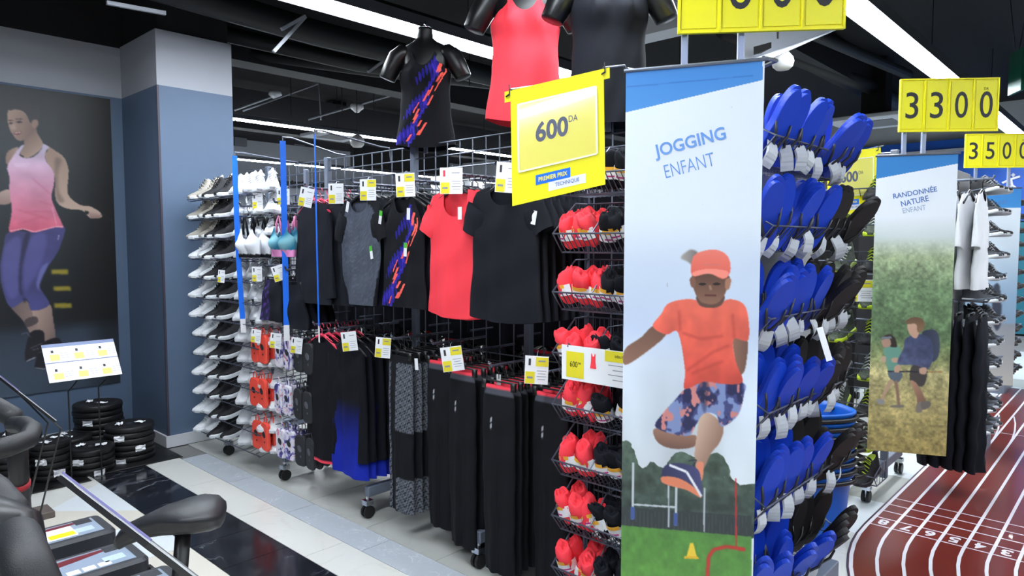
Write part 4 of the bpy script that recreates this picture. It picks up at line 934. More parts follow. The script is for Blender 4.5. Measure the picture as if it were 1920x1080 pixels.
def body_top(name, m, colfn=None, L=.64, sleeves=None, nu=40, nv=50, shW=.105):
    mb = MB(); cols = []; ring = [(-1, -1 + 2 * i / nu) for i in range(nu)] + [(1, 1 - 2 * i / nu) for i in range(nu)]
    Wt = [(0, shW + .02), (.06, shW + .03), (.13, shW + .03), (.2, .155), (.26, .178), (.45, .166), (.62, .172), (1, .205)] if not sleeves else [(0, .16), (.1, .178), (.26, .18), (.45, .166), (.62, .172), (1, .2)]
    Dt = [(0, .07), (.1, .088), (.25, .108), (.42, .094), (.65, .1), (1, .105)]
    rings = []
    for j in range(nv + 1):
        t = j / nv; rr = []
        for side, u in ring:
            uu = math.sin(u * math.pi / 2) * .6 + u * .4; l = abs(uu)
            nk = .62 if not sleeves else .5
            top = .045 - (.17 if side < 0 else .05) * math.sqrt(max(0, 1 - (l / nk) ** 2)) if l < nk else .045 - (l - nk) * .09
            z = top + t * (-L - top - .03 * (1 - uu * uu)); tt = min(1, max(0, -z / L)); wv = interp(Wt, tt); dv = interp(Dt, tt)
            if z > 0: dv *= max(.25, 1 - z / .05 * .75)
            d = dv * max(0, 1 - abs(uu) ** 2.2) ** .5
            if side < 0: d += .03 * math.exp(-((tt - .27) / .1) ** 2) * math.exp(-((l - .42) / .25) ** 2)
            f_ = .004 * tt * math.sin(7 * uu + 5 * tt) + .006 * max(0, tt - .3) * math.sin(11 * uu + 3 * z * 6)
            rr.append((side * d + f_, wv * uu, z))
            if colfn: cols.append(colfn(side, uu, tt, 0, z))
        rings.append(rr)
    mb.loft(rings, True, False)
    if sleeves:
        for s in (-1, 1):
            rr = [[(.062 * q * math.cos(a) , s * (cy + .055 * q * .3 * math.cos(a) * 0) + s * .03 * math.sin(a) * .5, cz + .062 * q * math.sin(a)) for a in [2 * math.pi * k / 14 for k in range(14)]] for cy, cz, q in ((.14, -.04, 1.05), (.185, -.05, 1.12), (.215, -.09, 1.08), (.235, -.13, 1.02))]
            mb.loft(rr, True, False)
    return mb.mesh(name, m, True, cols if colfn else None)
mt_print = body_top('form_tank_print', printf, printcol, nu=130, nv=150); mt_coral = body_top('form_tank_coral', coral); mt_black = body_top('form_tee_black', black, sleeves=True)
def form_at(pneck, ptop, y): q = at(pneck, ptop, x=RX); return q
p = at(797, 58, x=RX); torso(p.y, RX, p.z - .70 * MS, R(38), 'black torso form wearing the printed tank top on the rack', 'tank_top', 'black tank top with blue and coral dashes worn by the left torso form', 'tank top', mt_print)
p = at(990, -62, x=RX); torso(p.y, RX - .02, p.z - .70, R(40), 'black torso form wearing the coral tank top on the rack', 'tank_top', 'coral tank top worn by the middle torso form', 'tank top', mt_coral, 1.0)
p = at(1148, -92, x=RX); torso(p.y, RX - .02, p.z - .70, R(42), 'black torso form wearing the black T-shirt on the rack', 'tee_shirt', 'black T-shirt worn by the right torso form', 't-shirt', mt_black, 1.0)
# ------------------------------------------------------------------ shoes
def shoe_parts(L=.27, wd=.048):
    up = MB(); n = 12; rings = []
    S_ = [(0.0, .25, .03), (.04, .55, .042), (.12, .82, .05), (.22, .95, .055), (.32, .97, .062), (.42, .9, .08), (.52, .82, .105), (.60, .76, .124), (.66, .74, .122), (.73, .72, .096), (.82, .74, .09), (.91, .68, .112), (.97, .5, .132), (1.0, .34, .128)]
    for s, w_, h in S_:
        x = -L / 2 + L * s; rr = []
        for i in range(n + 1):
            a = math.pi * i / n; c = math.cos(a); q = math.sin(a)
            rr.append((x + (.02 * (q ** 2) if s > .95 else 0) - (.012 * q if s < .05 else 0), wd * w_ * (abs(c) ** .8) * (1 if c > 0 else -1) * (1 - .25 * q * (s > .5)), .018 + (h - .018) * q ** .8))
        rings.append(rr)
    up.loft(rings, False, False); b = len(up.v)
    up.v += [(-L / 2, 0, .018), (L / 2 + .01, 0, .05)]
    for i in range(n): up.face([b, i + 1, i]); up.face([b + 1, b - n - 1 + i, b - n + i])
    so = MB(); out = []
    for s, w_ in [(0, .0), (.02, .4), (.1, .82), (.25, 1.02), (.4, .95), (.55, .8), (.75, .84), (.92, .82), (1.0, .55), (1.04, 0)]: out.append((-L / 2 + L * s - .006, wd * w_ * 1.06))
    ol = out + [(x, -y) for x, y in out[-2:0:-1]]
    def lift(x): return .012 * max(0, (-x - L * .28) / (L * .22)) ** 2
    so.loft([[(x * k, y * k, z + lift(x)) for x, y in ol] for z, k in ((0, .96), (.006, 1), (.02, 1.0), (.026, .95))])
    la = MB()
    for i in range(5):
        s = .32 + .06 * i; h = .066 + .0145 * i; x = -L / 2 + L * s; la.tube([(x, -wd * .5, h - .014), (x - .003, 0, h + .004), (x, wd * .5, h - .014)], .0032, 5)
    la.tube([(-L / 2 + L * .58, -.012, .112), (-L / 2 + L * .5, -.03, .105), (-L / 2 + L * .55, -.002, .112), (-L / 2 + L * .5, .03, .105)], .0025, 5)
    li = MB(); li.prism([(L * .24 + .055 * math.cos(a), .023 * math.sin(a)) for a in [R(24 * i) for i in range(15)]], .004, Matrix.Translation((0, 0, .099)) @ Matrix.Rotation(R(-3), 4, 'Y'))
    return up, so, la, li
UP, SO_, LA, LI = shoe_parts(.285, .05)
knit_w = mat('knit_white', (226, 228, 232), .75, var=.06, vscale=60, bump=.4, bscale=500); knit_b = mat('knit_black', (24, 24, 29), .75, bump=.4, bscale=500); knit_g = mat('knit_grey', (176, 178, 182), .75, bump=.4, bscale=500); knit_t = mat('knit_taupe', (164, 158, 148), .75, bump=.4, bscale=500)
sole_w = mat('sole_white', (224, 228, 232), .5); sole_b = mat('sole_black', (26, 26, 30), .5); knit_n = mat('knit_brown', (66, 58, 54), .8, var=.3, vscale=50); lime = mat('lime', (188, 214, 40), .5)
def shoe_kind(u, s, l, ln):
    return (UP.mesh('upper', u, True), SO_.mesh('sole', s), LA.mesh('laces', l, True), LI.mesh('lining', ln))
SK = {'white': shoe_kind(knit_w, sole_w, paper, knit_g), 'black': shoe_kind(knit_b, sole_w, knit_b, plastic_b), 'grey': shoe_kind(knit_g, sole_w, paper, knit_b), 'taupe': shoe_kind(knit_t, sole_w, knit_t, knit_b)}
def shoe(kind, loc, rot, label, grp):
    t = thing('running_shoe', label, 'shoe', loc, rot, grp)
    for nm, me in zip(('upper', 'sole', 'laces', 'lining'), SK[kind]): put(nm, me, t)
    t.scale = (1.0, 1.05, 1.12)
# shoe wall at the far end of the rack: sloping wire shelves
sr = thing('shoe_stand', 'wire shoe stand of sloping shelves between the slate pillar and the bras', 'rack', (2.55, 4.9, 0))
NR = 13; z_lo, z_hi = .2, 2.0; TILT = R(15)
sh = MB()
for k in range(4): sh.tube([(-.28 + .13 * k, -.42, 0), (-.28 + .13 * k, .62, 0)], .0032, 5)
for k in range(14): sh.tube([(-.29, -.42 + .08 * k, 0), (.13, -.42 + .08 * k, 0)], .0022, 4)
sh.tube([(-.29, -.42, .0), (-.3, -.42, .018), (-.3, .62, .018), (-.29, .62, 0)], .0032, 5)
shm = sh.mesh('wire_shelf', wire_dk)
for y in (-.42, .62): MB().box((.12, y, 1.07), (.03, .03, 2.12), ch=.003).build('post', steel, sr)
for r_ in range(NR):
    z = z_hi - (z_hi - z_lo) * r_ / (NR - 1); put('wire_shelf', shm, sr, (0, 0, z), (0, -TILT, 0))
    cols_ = [(5.44, 'white' if r_ > 2 else 'taupe', 0, 'nearest the pillar'), (5.32, 'white' if r_ > 2 else 'taupe', 0, 'second from the pillar'), (5.18, 'black', 0, 'third from the pillar'), (5.06, 'black', 0, 'fourth from the pillar'),
             (4.87, 'white', 52, 'fifth from the pillar'), (4.75, 'white', 56, 'sixth from the pillar'), (4.58, 'grey' if r_ in (0, 4, 5, 8) else 'white', 58, 'seventh from the pillar'), (4.47, 'grey' if r_ in (0, 4, 5, 8) else 'white', 58, 'last towards the bras')]
    for c_, (y0, kind, rzd, lb_) in enumerate(cols_):
        rz = R(rzd + random.uniform(-7, 7)); x = 2.375 + random.uniform(-.012, .012) + (.03 if c_ % 2 else 0) + (.0 if c_ > 3 else 0); dz = (x - 2.55) * math.sin(TILT) + .0045
        shoe(kind, (x, y0, z + dz), (0, -TILT * math.cos(R(rzd)), rz) if rzd == 0 else (TILT * .2, -TILT * .6, rz), f'{kind} running shoe on the {ORD[r_]} shelf of the shoe stand, {lb_}', f'{kind} shoes on the shoe stand')
# ------------------------------------------------------------------ wire baskets with rolled tops on the aisle side
def wire_basket(name, W, D, Hf, Hb, nw, label, loc, rot, m=wire_dk, grp=None, nr=2, lean=.06, div=None, r=.003):
    """open-front bin: x = out (front at -D), y = along W; front lip lower than the back"""
    t = thing(name, label, 'basket', loc, rot, grp)
    f0 = (-D + lean, .0); f1 = (-D, Hf * .55); f2 = (-D + .015, Hf)
    rim = MB()
    for y in (-W / 2, W / 2):
        rim.tube([(0, y, Hb), (-D * .35, y, Hb), (f1[0], y, f1[1]), (f0[0], y, 0), (0, y, 0), (0, y, Hb)], r * 1.25, 6)
    rim.tube([(f1[0], -W / 2, f1[1]), (f1[0], W / 2, f1[1])], r * 1.25, 6); rim.tube([(0, -W / 2, Hb), (0, W / 2, Hb)], r * 1.25, 6); rim.tube([(f0[0], -W / 2, 0), (f0[0], W / 2, 0)], r * 1.25, 6)
    rim.build('rim', m, t, True)
    g = MB()
    for i in range(1, nw):
        y = -W / 2 + W * i / nw; g.tube([(f1[0], y, f1[1]), (f0[0], y, 0), (0, y, 0), (0, y, Hb)], r * .7, 4)
    g.build('grid', m, t)
    g = MB()
    for y in [-W / 2, W / 2]:
        for i in range(1, 4):
            x = -D * i / 4; z1 = Hb if x > -D * .35 else Hb - (Hb - f1[1]) * ((-x - D * .35) / (D * .65)); g.tube([(x, y, 0 if x > f0[0] else f1[1] * .4), (x, y, z1)], r * .7, 4)
        g.tube([(-D * .7, y, Hb * .45), (0, y, Hb * .45)], r * .7, 4)
    g.build('side_grid', m, t)
    if div is not None:
        g = MB(); y = div; g.tube([(0, y, Hb * .9), (-D * .5, y, Hb * .9), (f1[0], y, f1[1])], r, 5); g.build('divider', m, t)
    return t
def roll_mesh(m, seed):
    rs = random.Random(seed); b = MB(); rings = []
    prof = [(0, .012), (.006, .026), (.02, .033), (.05, .036), (.085, .034), (.115, .036), (.14, .034), (.155, .03), (.162, .025), (.155, .021), (.150, .019), (.158, .015), (.163, .010), (.155, .005), (.15, .002)]
    n = 20
    for z, r_ in prof:
        rr = []
        for k in range(n):
            a = 2 * math.pi * k / n; q = r_ * (1 + .13 * math.sin(2 * a + seed) + .09 * math.sin(5 * a + seed * 2 + z * 60) + .05 * math.sin(9 * a - z * 90))
            rr.append((q * math.cos(a) + .006 * math.sin(z * 34 + seed), q * 1.08 * math.sin(a), z + .012 * math.sin(a + seed) * (z > .1) + .005 * math.sin(3 * a + seed)))
        rings.append(rr)
    b.loft(rings); return b.mesh('roll', m, True)
RC = [roll_mesh(coral, i) for i in range(3)]; RB = [roll_mesh(black, i + 5) for i in range(3)]
lb = MB(); rg = []
for a in [R(100 + 16 * i) for i in range(11)]: rg.append([(.0415 * math.cos(a), .0425 * math.sin(a), .045), (.0415 * math.cos(a), .0425 * math.sin(a), .098), (.0405 * math.cos(a), .0415 * math.sin(a), .098), (.0405 * math.cos(a), .0415 * math.sin(a), .045)])
lb.loft(rg); band = lb.mesh('paper_band', paper)
lb = MB(); rg = []
for a in [R(135 + 9 * i) for i in range(11)]: rg.append([(.0425 * math.cos(a), .0435 * math.sin(a), .082), (.0425 * math.cos(a), .0435 * math.sin(a), .1), (.0415 * math.cos(a), .0425 * math.sin(a), .1), (.0415 * math.cos(a), .0425 * math.sin(a), .082)])
lb.loft(rg); bando = lb.mesh('orange_print', orange)
lb = MB(); rg = []
for a in [R(150 + 6 * i) for i in range(11)]: rg.append([(.0425 * math.cos(a), .0435 * math.sin(a), .055), (.0425 * math.cos(a), .0435 * math.sin(a), .062), (.0415 * math.cos(a), .0425 * math.sin(a), .062), (.0415 * math.cos(a), .0425 * math.sin(a), .055)])
lb.loft(rg); bandp = lb.mesh('magenta_print', pink)
BW = .50; BY = 1.515; BXO = 2.375; BD = .23
rowsy = [330, 438, 547, 660, 757, 862, 966, 1062]
for r_, py in enumerate(rowsy):
    z = at(1037, py, x=BXO - BD).z - .075
    bname = f'{ORD[r_]} wire basket down the column beside the jogging banner'
    b_ = wire_basket('wire_basket', BW, BD, .135, .2, 22, f'grey wire bin of rolled tops, {ORD[r_]} in the column beside the jogging banner', (BXO, BY, z), (0, 0, 0), grp='wire bins of rolled tops', div=.06)
    for side, kinds, ys_, nm in ((0, RC if r_ else RB, [.215, .155, .095], 'coral' if r_ else 'left-hand black'), (1, RB, [.03, -.04, -.11, -.18], 'black')):
        for d in (0, 1):
            for i, yy in enumerate(ys_):
                x = BXO - BD + .085 + d * .07; tl = R(-16 + random.uniform(-12, 8)); tx = random.uniform(-.25, .25)
                o = thing('rolled_top', f'{nm} rolled top in the {ORD[r_]} bin, {("front", "back")[d]} row, {ORF[i]} {nm} one', 'rolled top', (x, BY + yy, z + .012 + d * .012 + random.uniform(0, .02)), (tx, tl, random.uniform(-.7, .7)), f'{nm} rolled tops'); o.scale = (1, 1, .84)
                put('roll', kinds[(i + d + r_) % 3], o)
                if d == 0 or random.random() < .4:
                    k = put('paper_band', band, o); put('orange_print', bando, k); put('magenta_print', bandp, k)
for y in (BY - BW / 2 - .01, BY + BW / 2 + .008): MB().box((-.325, y - 3.3, 1.1), (.016, .016, 2.0)).build('basket_upright', wire_dk, rack)
# long shelf card with price and tank top picture
p = at(1112, 686, x=2.105); t = thing('shelf_card', 'long white shelf card with a yellow 600 price and a coral tank top picture', 'shelf card', p, (0, 0, 0))
cw, chh = .36, .135
MB().box((0, -.03, 0), (.0018, cw, chh)).build('card', paper, t)
b = MB(); b.box((-.0016, .085, -.006), (.001, .085, .1)); b.build('price_block', yellow2, t)
b = MB(); b.box((-.0016, -.13, .045), (.001, .15, .04)); b.build('headline_block', yellow2, t)
fr = lambda y, z: frame((-.0026, y, z), (0, -1, 0), (0, 0, 1))
text('600', ink, t, fr(.09, -.004), w=.036, h=.022); text('DA', ink, t, fr(.062, .002), w=.012, h=.008)
text('DÉBUTANT', ink, t, fr(-.13, .047), w=.06, h=.011)
b = MB(); b.prism([(.01, .035), (.013, .04), (.017, .028), (.024, .028), (.027, .04), (.03, .035), (.03, .01), (.034, -.018), (.006, -.018), (.01, .01)], .001, Matrix(((0, 0, -1, -.0016), (-1, 0, 0, .018), (0, 1, 0, .008), (0, 0, 0, 1)))); b.build('picture', coral, t)
for i in range(4):
    b = MB(); b.box((-.0014, -.12 - .01 * (i % 2), .012 - .018 * i), (.0008, .1 - .02 * (i % 2), .0025)); b.build('text_line', ink_g, t)
b = MB(); b.tube([(.02, .12, .06), (0, .12, .075), (-.002, .12, .06)], .003, 5); b.build('clip', wire, t)
# ------------------------------------------------------------------ flip-flop tower on the rack end
def ff_parts():
    L = .265
    qs = [(1 - math.cos(math.pi * i / 18)) / 2 for i in range(19)]
    out = [((.038 + .013 * q - .006 * math.exp(-((q - .45) / .15) ** 2)) * max(0, 1 - abs(2 * q - 1) ** 3.2) ** .5 + .0005, L * q) for q in qs]; ol = [(x, y) for x, y in out] + [(-x, y) for x, y in out[::-1]]
    so = MB()   # sole in the xz plane, thickness along y; heel up
    so.loft([[(x * k, dy, L - y * 1 if True else 0) for x, y in ol] for dy, k in ((-.009, .965), (-.007, 1), (.007, 1), (.009, .97))])
    st = MB()
    zt_ = L - .215; 
    for s in (-1, 1): st.tube([(0, -.009, zt_), (s * .01, -.022, zt_ + .02), (s * .03, -.024, zt_ + .065), (s * .038, -.010, zt_ + .1)], [.003, .005, .0055, .004], 6)
    return so, st
FS, FST = ff_parts()
ffb = mat('flipflop_blue', (14, 64, 196), .5); ffb2 = mat('flipflop_blue_dark', (12, 48, 160), .5); ffk = mat('flipflop_black', (30, 27, 27), .6); ffg = mat('strap_dark', (40, 42, 52), .5)
FFM = {'blue': (FS.mesh('sole', ffb), FST.mesh('strap', ffg, True)), 'black': (FS.mesh('sole', ffk), FST.mesh('strap', plastic_b, True))}
b = MB(); rg = []
for i in range(6): k = i / 5; rg.append([(-.022, -.03 - .03 * math.sin(k * 2.2), -.09 * k), (.022, -.03 - .032 * math.sin(k * 2.2), -.09 * k), (.022, -.032 - .032 * math.sin(k * 2.2), -.07 * k), (-.018, -.032 - .03 * math.sin(k * 2.2), -.07 * k)])
b.loft(rg); ftag = b.mesh('paper_tag', mat('tag_grey', (196, 200, 206), .6))
TX0, TX1, TYB, TYF = 2.30, 3.12, 1.16, .93
tw = thing('flip_flop_stand', 'grey end stand of wire bins with pale back panel holding the flip-flops', 'display stand', ((TX0 + TX1) / 2, TYB, 0))
cxT = (TX0 + TX1) / 2
MB().box((.12, .05, 1.0), (1.14, .03, 1.9), ch=.004).build('back_panel', mat('panel_grey', (168, 170, 172), .5), tw)
MB().box((.12, .0, .05), (1.14, .25, .1), ch=.004).build('base', steel, tw)
for x in (TX0 - cxT - .02, TX1 - cxT + .02): MB().box((x, .025, 1.05), (.02, .02, 2.05)).build('upright', wire_dk, tw)
frow = [250, 422, 597, 772, 945, 1120]
rim_z = [at(1455, y_, y=TYF).z for y_ in frow]
for r_, zz in enumerate(rim_z):
    W_ = TX1 - TX0; D_ = .22
    wire_basket('wire_basket', W_, D_, .16, .17, 26, f'wire bin of flip-flops, {ORD[r_]} in the end stand', (cxT, TYB, zz - .09), (0, 0, R(90)), grp='wire bins of flip-flops', lean=.07, r=.0028)
    nc = 8
    for c_ in range(nc):
        kind = 'blue' if (c_ < (8 if r_ == 0 else 5)) else 'black'
        x = TX0 + .052 + (W_ - .1) * c_ / (nc - 1)
        for d in range(2):
            la_ = R(21 + random.uniform(-11, 12) + 2.0 * c_) if d == 0 else R(8 + random.uniform(-5, 8))
            rl = R(random.uniform(-9, 14) + 1.2 * c_)
            y = TYF + .08 + .08 * d; z = zz - .088 + (.0 if d == 0 else .012)
            o = thing('flip_flop_pair', f'{kind} flip-flop pair, {ORD[r_]} bin of the end stand, {ORF[c_]} from the banner, {("front", "back")[d]} row', 'flip-flops', (x, y, z), (la_, rl, R(-22 + random.uniform(-16, 14))), f'{kind} flip-flops')
            for k in (0, 1):
                q = put('sole', FFM[kind][0], o, (.012 * k, .0205 * k, .012 * k)); put('strap', FFM[kind][1], q)
            if d == 0: put('paper_tag', ftag, o, (random.uniform(-.02, .02), .012, .075 + random.uniform(-.01, .02)), (random.uniform(-.3, .3), random.uniform(-.5, .5), random.uniform(-.5, .5)))
# folded white sheet stuck out of the third bin
b = MB(); M = frame(at(1546, 645, y=.87), (at(1560, 641, y=.87) - at(1540, 646, y=.87)), (at(1530, 615, y=.89) - at(1560, 676, y=.85))); b.box((0, 0, 0), (.062, .125, .0012), M)
tag(b.build('price_sheet', paper), 'blank white price sheet leaning out of the third flip-flop bin', 'price card')
# ------------------------------------------------------------------ weights corner by the poster wall
for (x0, x1, y0, y1, lb) in ((1.46, 2.075, 5.29, 6.36, 'black rubber mat under the tall weight stacks in the pillar corner'), (.55, 1.44, 5.2, 6.36, 'black rubber mat under the weight stacks below the poster')):
    tag(MB().box(((x0 + x1) / 2, (y0 + y1) / 2, .004), (x1 - x0, y1 - y0, .006), ch=.002).build('rubber_mat', rubber), lb, 'mat', 'rubber mats')
def plate_mesh(r, h):
    b = MB(); b.lathe([(.016, h), (r * .3, h), (r * .34, h - .004), (r * .7, h - .004), (r * .74, h), (r - .006, h), (r, h - .008), (r, .008), (r - .006, 0), (.016, 0)], 32); return b.mesh('disc', rubber, True)
rg = MB(); rg.lathe([(.013, 0), (.022, 0), (.022, .002), (.013, .002), (.013, 0)], 16, cap=False); ringm = rg.mesh('hub_ring', chrome)
def crumple(seed, w_=.07, h_=.05):
    rs = random.Random(seed); b = MB(); n = 5; rings = []
    for i in range(n): rings.append([(w_ * (i / (n - 1) - .5), h_ * (j / (n - 1) - .5) * (1 - .3 * rs.random()), .012 * rs.random()) for j in range(n)])
    b.loft(rings, False, False); b2 = [(x, y, z - .0008) for x, y, z in b.v]; m = len(b.v); b.v += b2; b.f += [[q + m for q in f_[::-1]] for f_ in b.f]; b.mi += b.mi; return b.mesh('paper_tag', paper)
CR = [crumple(i) for i in range(5)]
stacks = [(1.80, 5.56, .165, .042, 6, 'in the pillar corner, front stack'), (1.72, 5.98, .17, .045, 8, 'in the torn-label stack of the pillar corner'), (1.50, 5.45, .155, .042, 4, 'in the low stack behind the sign'), (1.275, 5.47, .125, .042, 6, 'in the stack below the skipping poster'), (1.06, 5.50, .11, .04, 5, 'in the stack beside the bike post'), (1.47, 5.86, .16, .042, 4, 'in the low stack against the wall'), (1.17, 5.85, .14, .042, 6, 'in the stack behind the bike handlebar')]
for si, (x, y, r_, h, n, lb) in enumerate(stacks):
    me = plate_mesh(r_, h)
    for i in range(n):
        o = thing('weight_plate', f'black rubber weight plate {lb}, {"topmost" if i == n - 1 else ("lowest" if i == 0 else ORF[i] + " from the floor")}', 'weight plate', (x + random.uniform(-.006, .006), y + random.uniform(-.006, .006), .0075 + i * (h + .0005)), (0, 0, random.uniform(0, 6)), 'weight plates')
        put('disc', me, o)
        if i == n - 1: put('hub_ring', ringm, o, (0, 0, h)); 
        if i == n - 1: put('paper_tag', CR[si % 5], o, (.06, .03, h + .002), (0, 0, si)); put('paper_tag', CR[(si + 2) % 5], o, (-.05, -.05, h + .002), (0, 0, si + 2))
        elif (i + si) % 2 == 0:
            an = R(230 + 23 * ((si * 5 + i * 3) % 4)) - o.rotation_euler.z; put('paper_tag', CR[i % 5], o, ((r_ + .002) * math.cos(an), (r_ + .002) * math.sin(an), h * .3), (R(90), 0, an + R(90)))
# ---- price boards on bent wire stands
def board_prints(t, T, w_, h_):
    for r_ in (0, 1):
        for c_ in range(3):
            x = (-.36 + .33 * c_) * w_; y = (.24 - .5 * r_) * h_
            m = MB(); m.box((x, y - .1 * h_, .0016), (w_ * .13, h_ * .16, .0008)); o = m.build('price_block', mat('card_yellow_pale', (240, 226, 120), .6), t); o.matrix_local = T
            m = MB(); m.box((x - w_ * .02, y + .06 * h_, .0016), (w_ * .035, h_ * .07, .0008)); o = m.build('picture', ink, t); o.matrix_local = T
            for k in range(3):
                m = MB(); m.box((x + w_ * .14, y - k * .06 * h_, .0016), (w_ * .12, h_ * .008, .0008)); o = m.build('text_line', ink_g, t); o.matrix_local = T
a = at(147, 645, y=5.16); b_ = at(163, 706, y=5.02)
c0 = (a + b_) / 2; up_ = (a - b_)
t = thing('price_board', 'white price board with yellow price squares on two wire legs below the poster', 'price board', (c0.x, 5.27, 0)); T = frame(c0 - t.location, (1, 0, 0), up_); w_ = .415; h_ = .27
m = MB(); m.box((0, 0, 0), (w_, h_, .003)); o = m.build('board', paper, t); o.matrix_local = T
m = MB(); m.box((0, h_ * .46, .0018), (w_, h_ * .09, .001)); o = m.build('header_strip', mat('strip_slate', (120, 132, 168), .6), t); o.matrix_local = T
m = MB(); m.box((0, 0, .0018), (w_, .006, .002)); o = m.build('divider_strip', mat('strip_slate', (120, 132, 168), .6), t); o.matrix_local = T
board_prints(t, T, w_, h_)
for px, pz in ((135, 905), (191, 893)):
    f0 = at(px, pz, z=0); top = Vector((f0.x + .02, f0.y - .12, .70)); MB().tube([f0 - t.location + Vector((0, 0, .004)), Vector((f0.x, f0.y, .62)) - t.location, top - t.location, top - t.location + Vector((0, .12, .14))], .005, 6).build('wire_leg', plastic_b, t)
# two boards seen edge-on
def edge_board(px_a, px_b, d_a, d_b, bend, feet, label, thick):
    A = at(*px_a, d=d_a); B_ = at(*px_b, d=d_b); along = (B_ - A); n = along.cross(ray(*px_a)).normalized(); view = ray(*px_a).normalized()
    t = thing('price_board', label, 'price board', (A.x, A.y, 0)); mid = (A + B_) / 2
    T = frame(mid - t.location, along, view)
    m = MB(); m.box((0, 0, 0), (along.length, .30, .004)); o = m.build('board', paper, t); o.matrix_local = T
    m = MB(); m.box((0, 0, -.008), (along.length, .305, .010)); o = m.build('tray', plastic_b, t); o.matrix_local = T
    m = MB(); m.box((0, -.153, .003), (along.length, .003, .004)); o = m.build('clear_edge', mat('edge_violet', (120, 116, 160), .15), t); o.matrix_local = T
    for k, (bp, fp, s) in enumerate(zip(bend, feet, (-.1, .1))):
        st = A + along * .1 + view * s * .8 - n * 0; bpt = at(*bp[:2], d=bp[2]); ft = at(*fp, z=.0)
        MB().tube([st - t.location, bpt - t.location, ft - t.location + Vector((0, 0, .004))], .005, 6).build('wire_leg', plastic_b, t)
    return t
edge_board((8, 712), (72, 762), 3.75, 3.6, ((90, 793, 3.75), (114, 803, 3.8)), ((44, 985), (72, 978)), 'price board on bent wire legs seen edge-on at the left border', .01)
edge_board((205, 957), (372, 1085), 1.55, 1.35, ((400, 1120, 1.45), (430, 1130, 1.5)), ((470, 1300), (520, 1320)), 'price board seen edge-on crossing in front of the bike saddle', .01)
tag(MB().box((0, 0, .02), (.2, .16, .04), ch=.004).build('stand_foot', mat('foot_brown', (96, 86, 80), .6), loc=at(62, 975, z=0) + Vector((0, .03, 0))), 'small brown foot plate of the bent wire sign stand', 'stand foot')
# ---- dumbbell cases
def case_mesh(L, D, H):
    b = MB(); rings = []
    for z, k in ((0, -.012), (.012, 0), (H * .5 - .004, 0), (H * .5, -.006), (H * .5 + .004, 0), (H - .012, 0), (H, -.012)): rings.append([(x, y, z) for x, y in rrect(L + 2 * k, D + 2 * k, .035 + k)])
    b.loft(rings); return b.mesh('shell', plastic_c, False)
def case(x, y, z, L, D, H, label, front):
    t = thing('dumbbell_case', label, 'case', (x, y, z)); put('shell', case_mesh(L, D, H), t)
    for k in (-.09, .07): MB().box((L / 2 + .006, k, H * .5), (.02, .05, .05), ch=.005).build('latch', plastic_b, t)
    MB().box((-.005, 0, H + .0006), (L * .82, D * .74, .0012)).build('printed_label', mat('label_blue_grey', (138, 152, 170), .3), t)
    m = MB(); m.prism([(-.14, -.0), (-.1, .035), (.0, .05), (.1, .052), (.1, .03), (.02, .012), (-.08, -.008)], .0006, Matrix.Translation((-.01, .025, H + .0012))); m.build('red_picture', mat('print_dark_red', (104, 24, 34), .4), t)
    m = MB(); m.box((.12, .06, H + .0016), (.06, .05, .0006)); m.build('dark_picture', ink, t)
    m = MB(); m.box((.1, -.03, H + .0016), (.07, .05, .0006)); m.build('pale_picture', mat('print_pale', (180, 198, 210), .4), t)
    if front:
        m = MB(); m.box((-.03, -.015, H + .0026), (.2, .12, .001)); k = m.build('price_sheet', paper, t); m = MB(); m.box((.02, -.04, H + .0034), (.09, .045, .0008)); m.build('yellow_price', yellow, k)
    else:
        for i in range(3): m = MB(); m.box((-.04 + .05 * i, -.06, H + .0016), (.04, .035, .0006)); m.build('white_print', paper, t)
CH = .15
for k, (py0) in enumerate((1003, 1058, 1112)):
    c_ = at((100, 152, 225)[k], py0, z=.43)
    case(c_.x, c_.y, .43 - CH, .40, .235, CH, ('black dumbbell case with a white and yellow price sheet on its label', 'black dumbbell case with a red picture on its printed label, second of the row', 'black dumbbell case nearest the viewer, cut by the lower border')[k], k == 0)
    case(c_.x, c_.y, .43 - 2 * CH - .001, .40, .235, CH, ('lower black dumbbell case under the one with the yellow price sheet', 'lower black dumbbell case under the one with the red picture', 'lower black dumbbell case under the nearest one')[k], False)
    tag(MB().box((c_.x, c_.y, .064), (.38, .22, .126), ch=.006).build('wooden_crate', mat('crate_wood', (120, 100, 80), .7)), ('low wooden block under the price sheet cases', 'low wooden block under the red picture cases', 'low wooden block under the nearest cases')[k], 'block', 'blocks under the cases')
# ---- exercise bikes (only saddle and bars reach into view)
sc = at(322, 972, d=1.95)
bk = thing('exercise_bike', 'black exercise bike saddle on its post in front of the dumbbell cases', 'exercise bike', (sc.x, sc.y, 0))
m = MB(); rings = []
vx = _r.copy()                     # saddle points along the picture's left
fw = (-_r * .97 - Vector((_f.x, _f.y, 0)).normalized() * .22).normalized(); sd = Vector((0, 0, 1)).cross(fw)
for s, w_, h_, dz in ((-.141, .012, .01, .0), (-.138, .045, .024, .002), (-.132, .075, .038, .004), (-.11, .105, .05, .01), (-.07, .115, .056, .012), (-.03, .1, .054, .009), (.02, .066, .05, .002), (.07, .04, .042, -.012), (.11, .032, .04, -.028), (.135, .026, .034, -.045), (.148, .012, .016, -.056)):
    c_ = Vector((0, 0, sc.z + dz)) + fw * s; rr = []
    for k in range(18):
        a = 2 * math.pi * k / 18; zz = math.sin(a); rr.append(c_ + sd * (w_ * math.cos(a) * (1 if zz > 0 else .8)) + Vector((0, 0, h_ * (.62 * zz if zz > 0 else .9 * zz))))
    rings.append(rr)
m.loft(rings); m.build('saddle', mat('saddle_vinyl', (30, 31, 35), .45, bump=.2, bscale=300), bk, True)
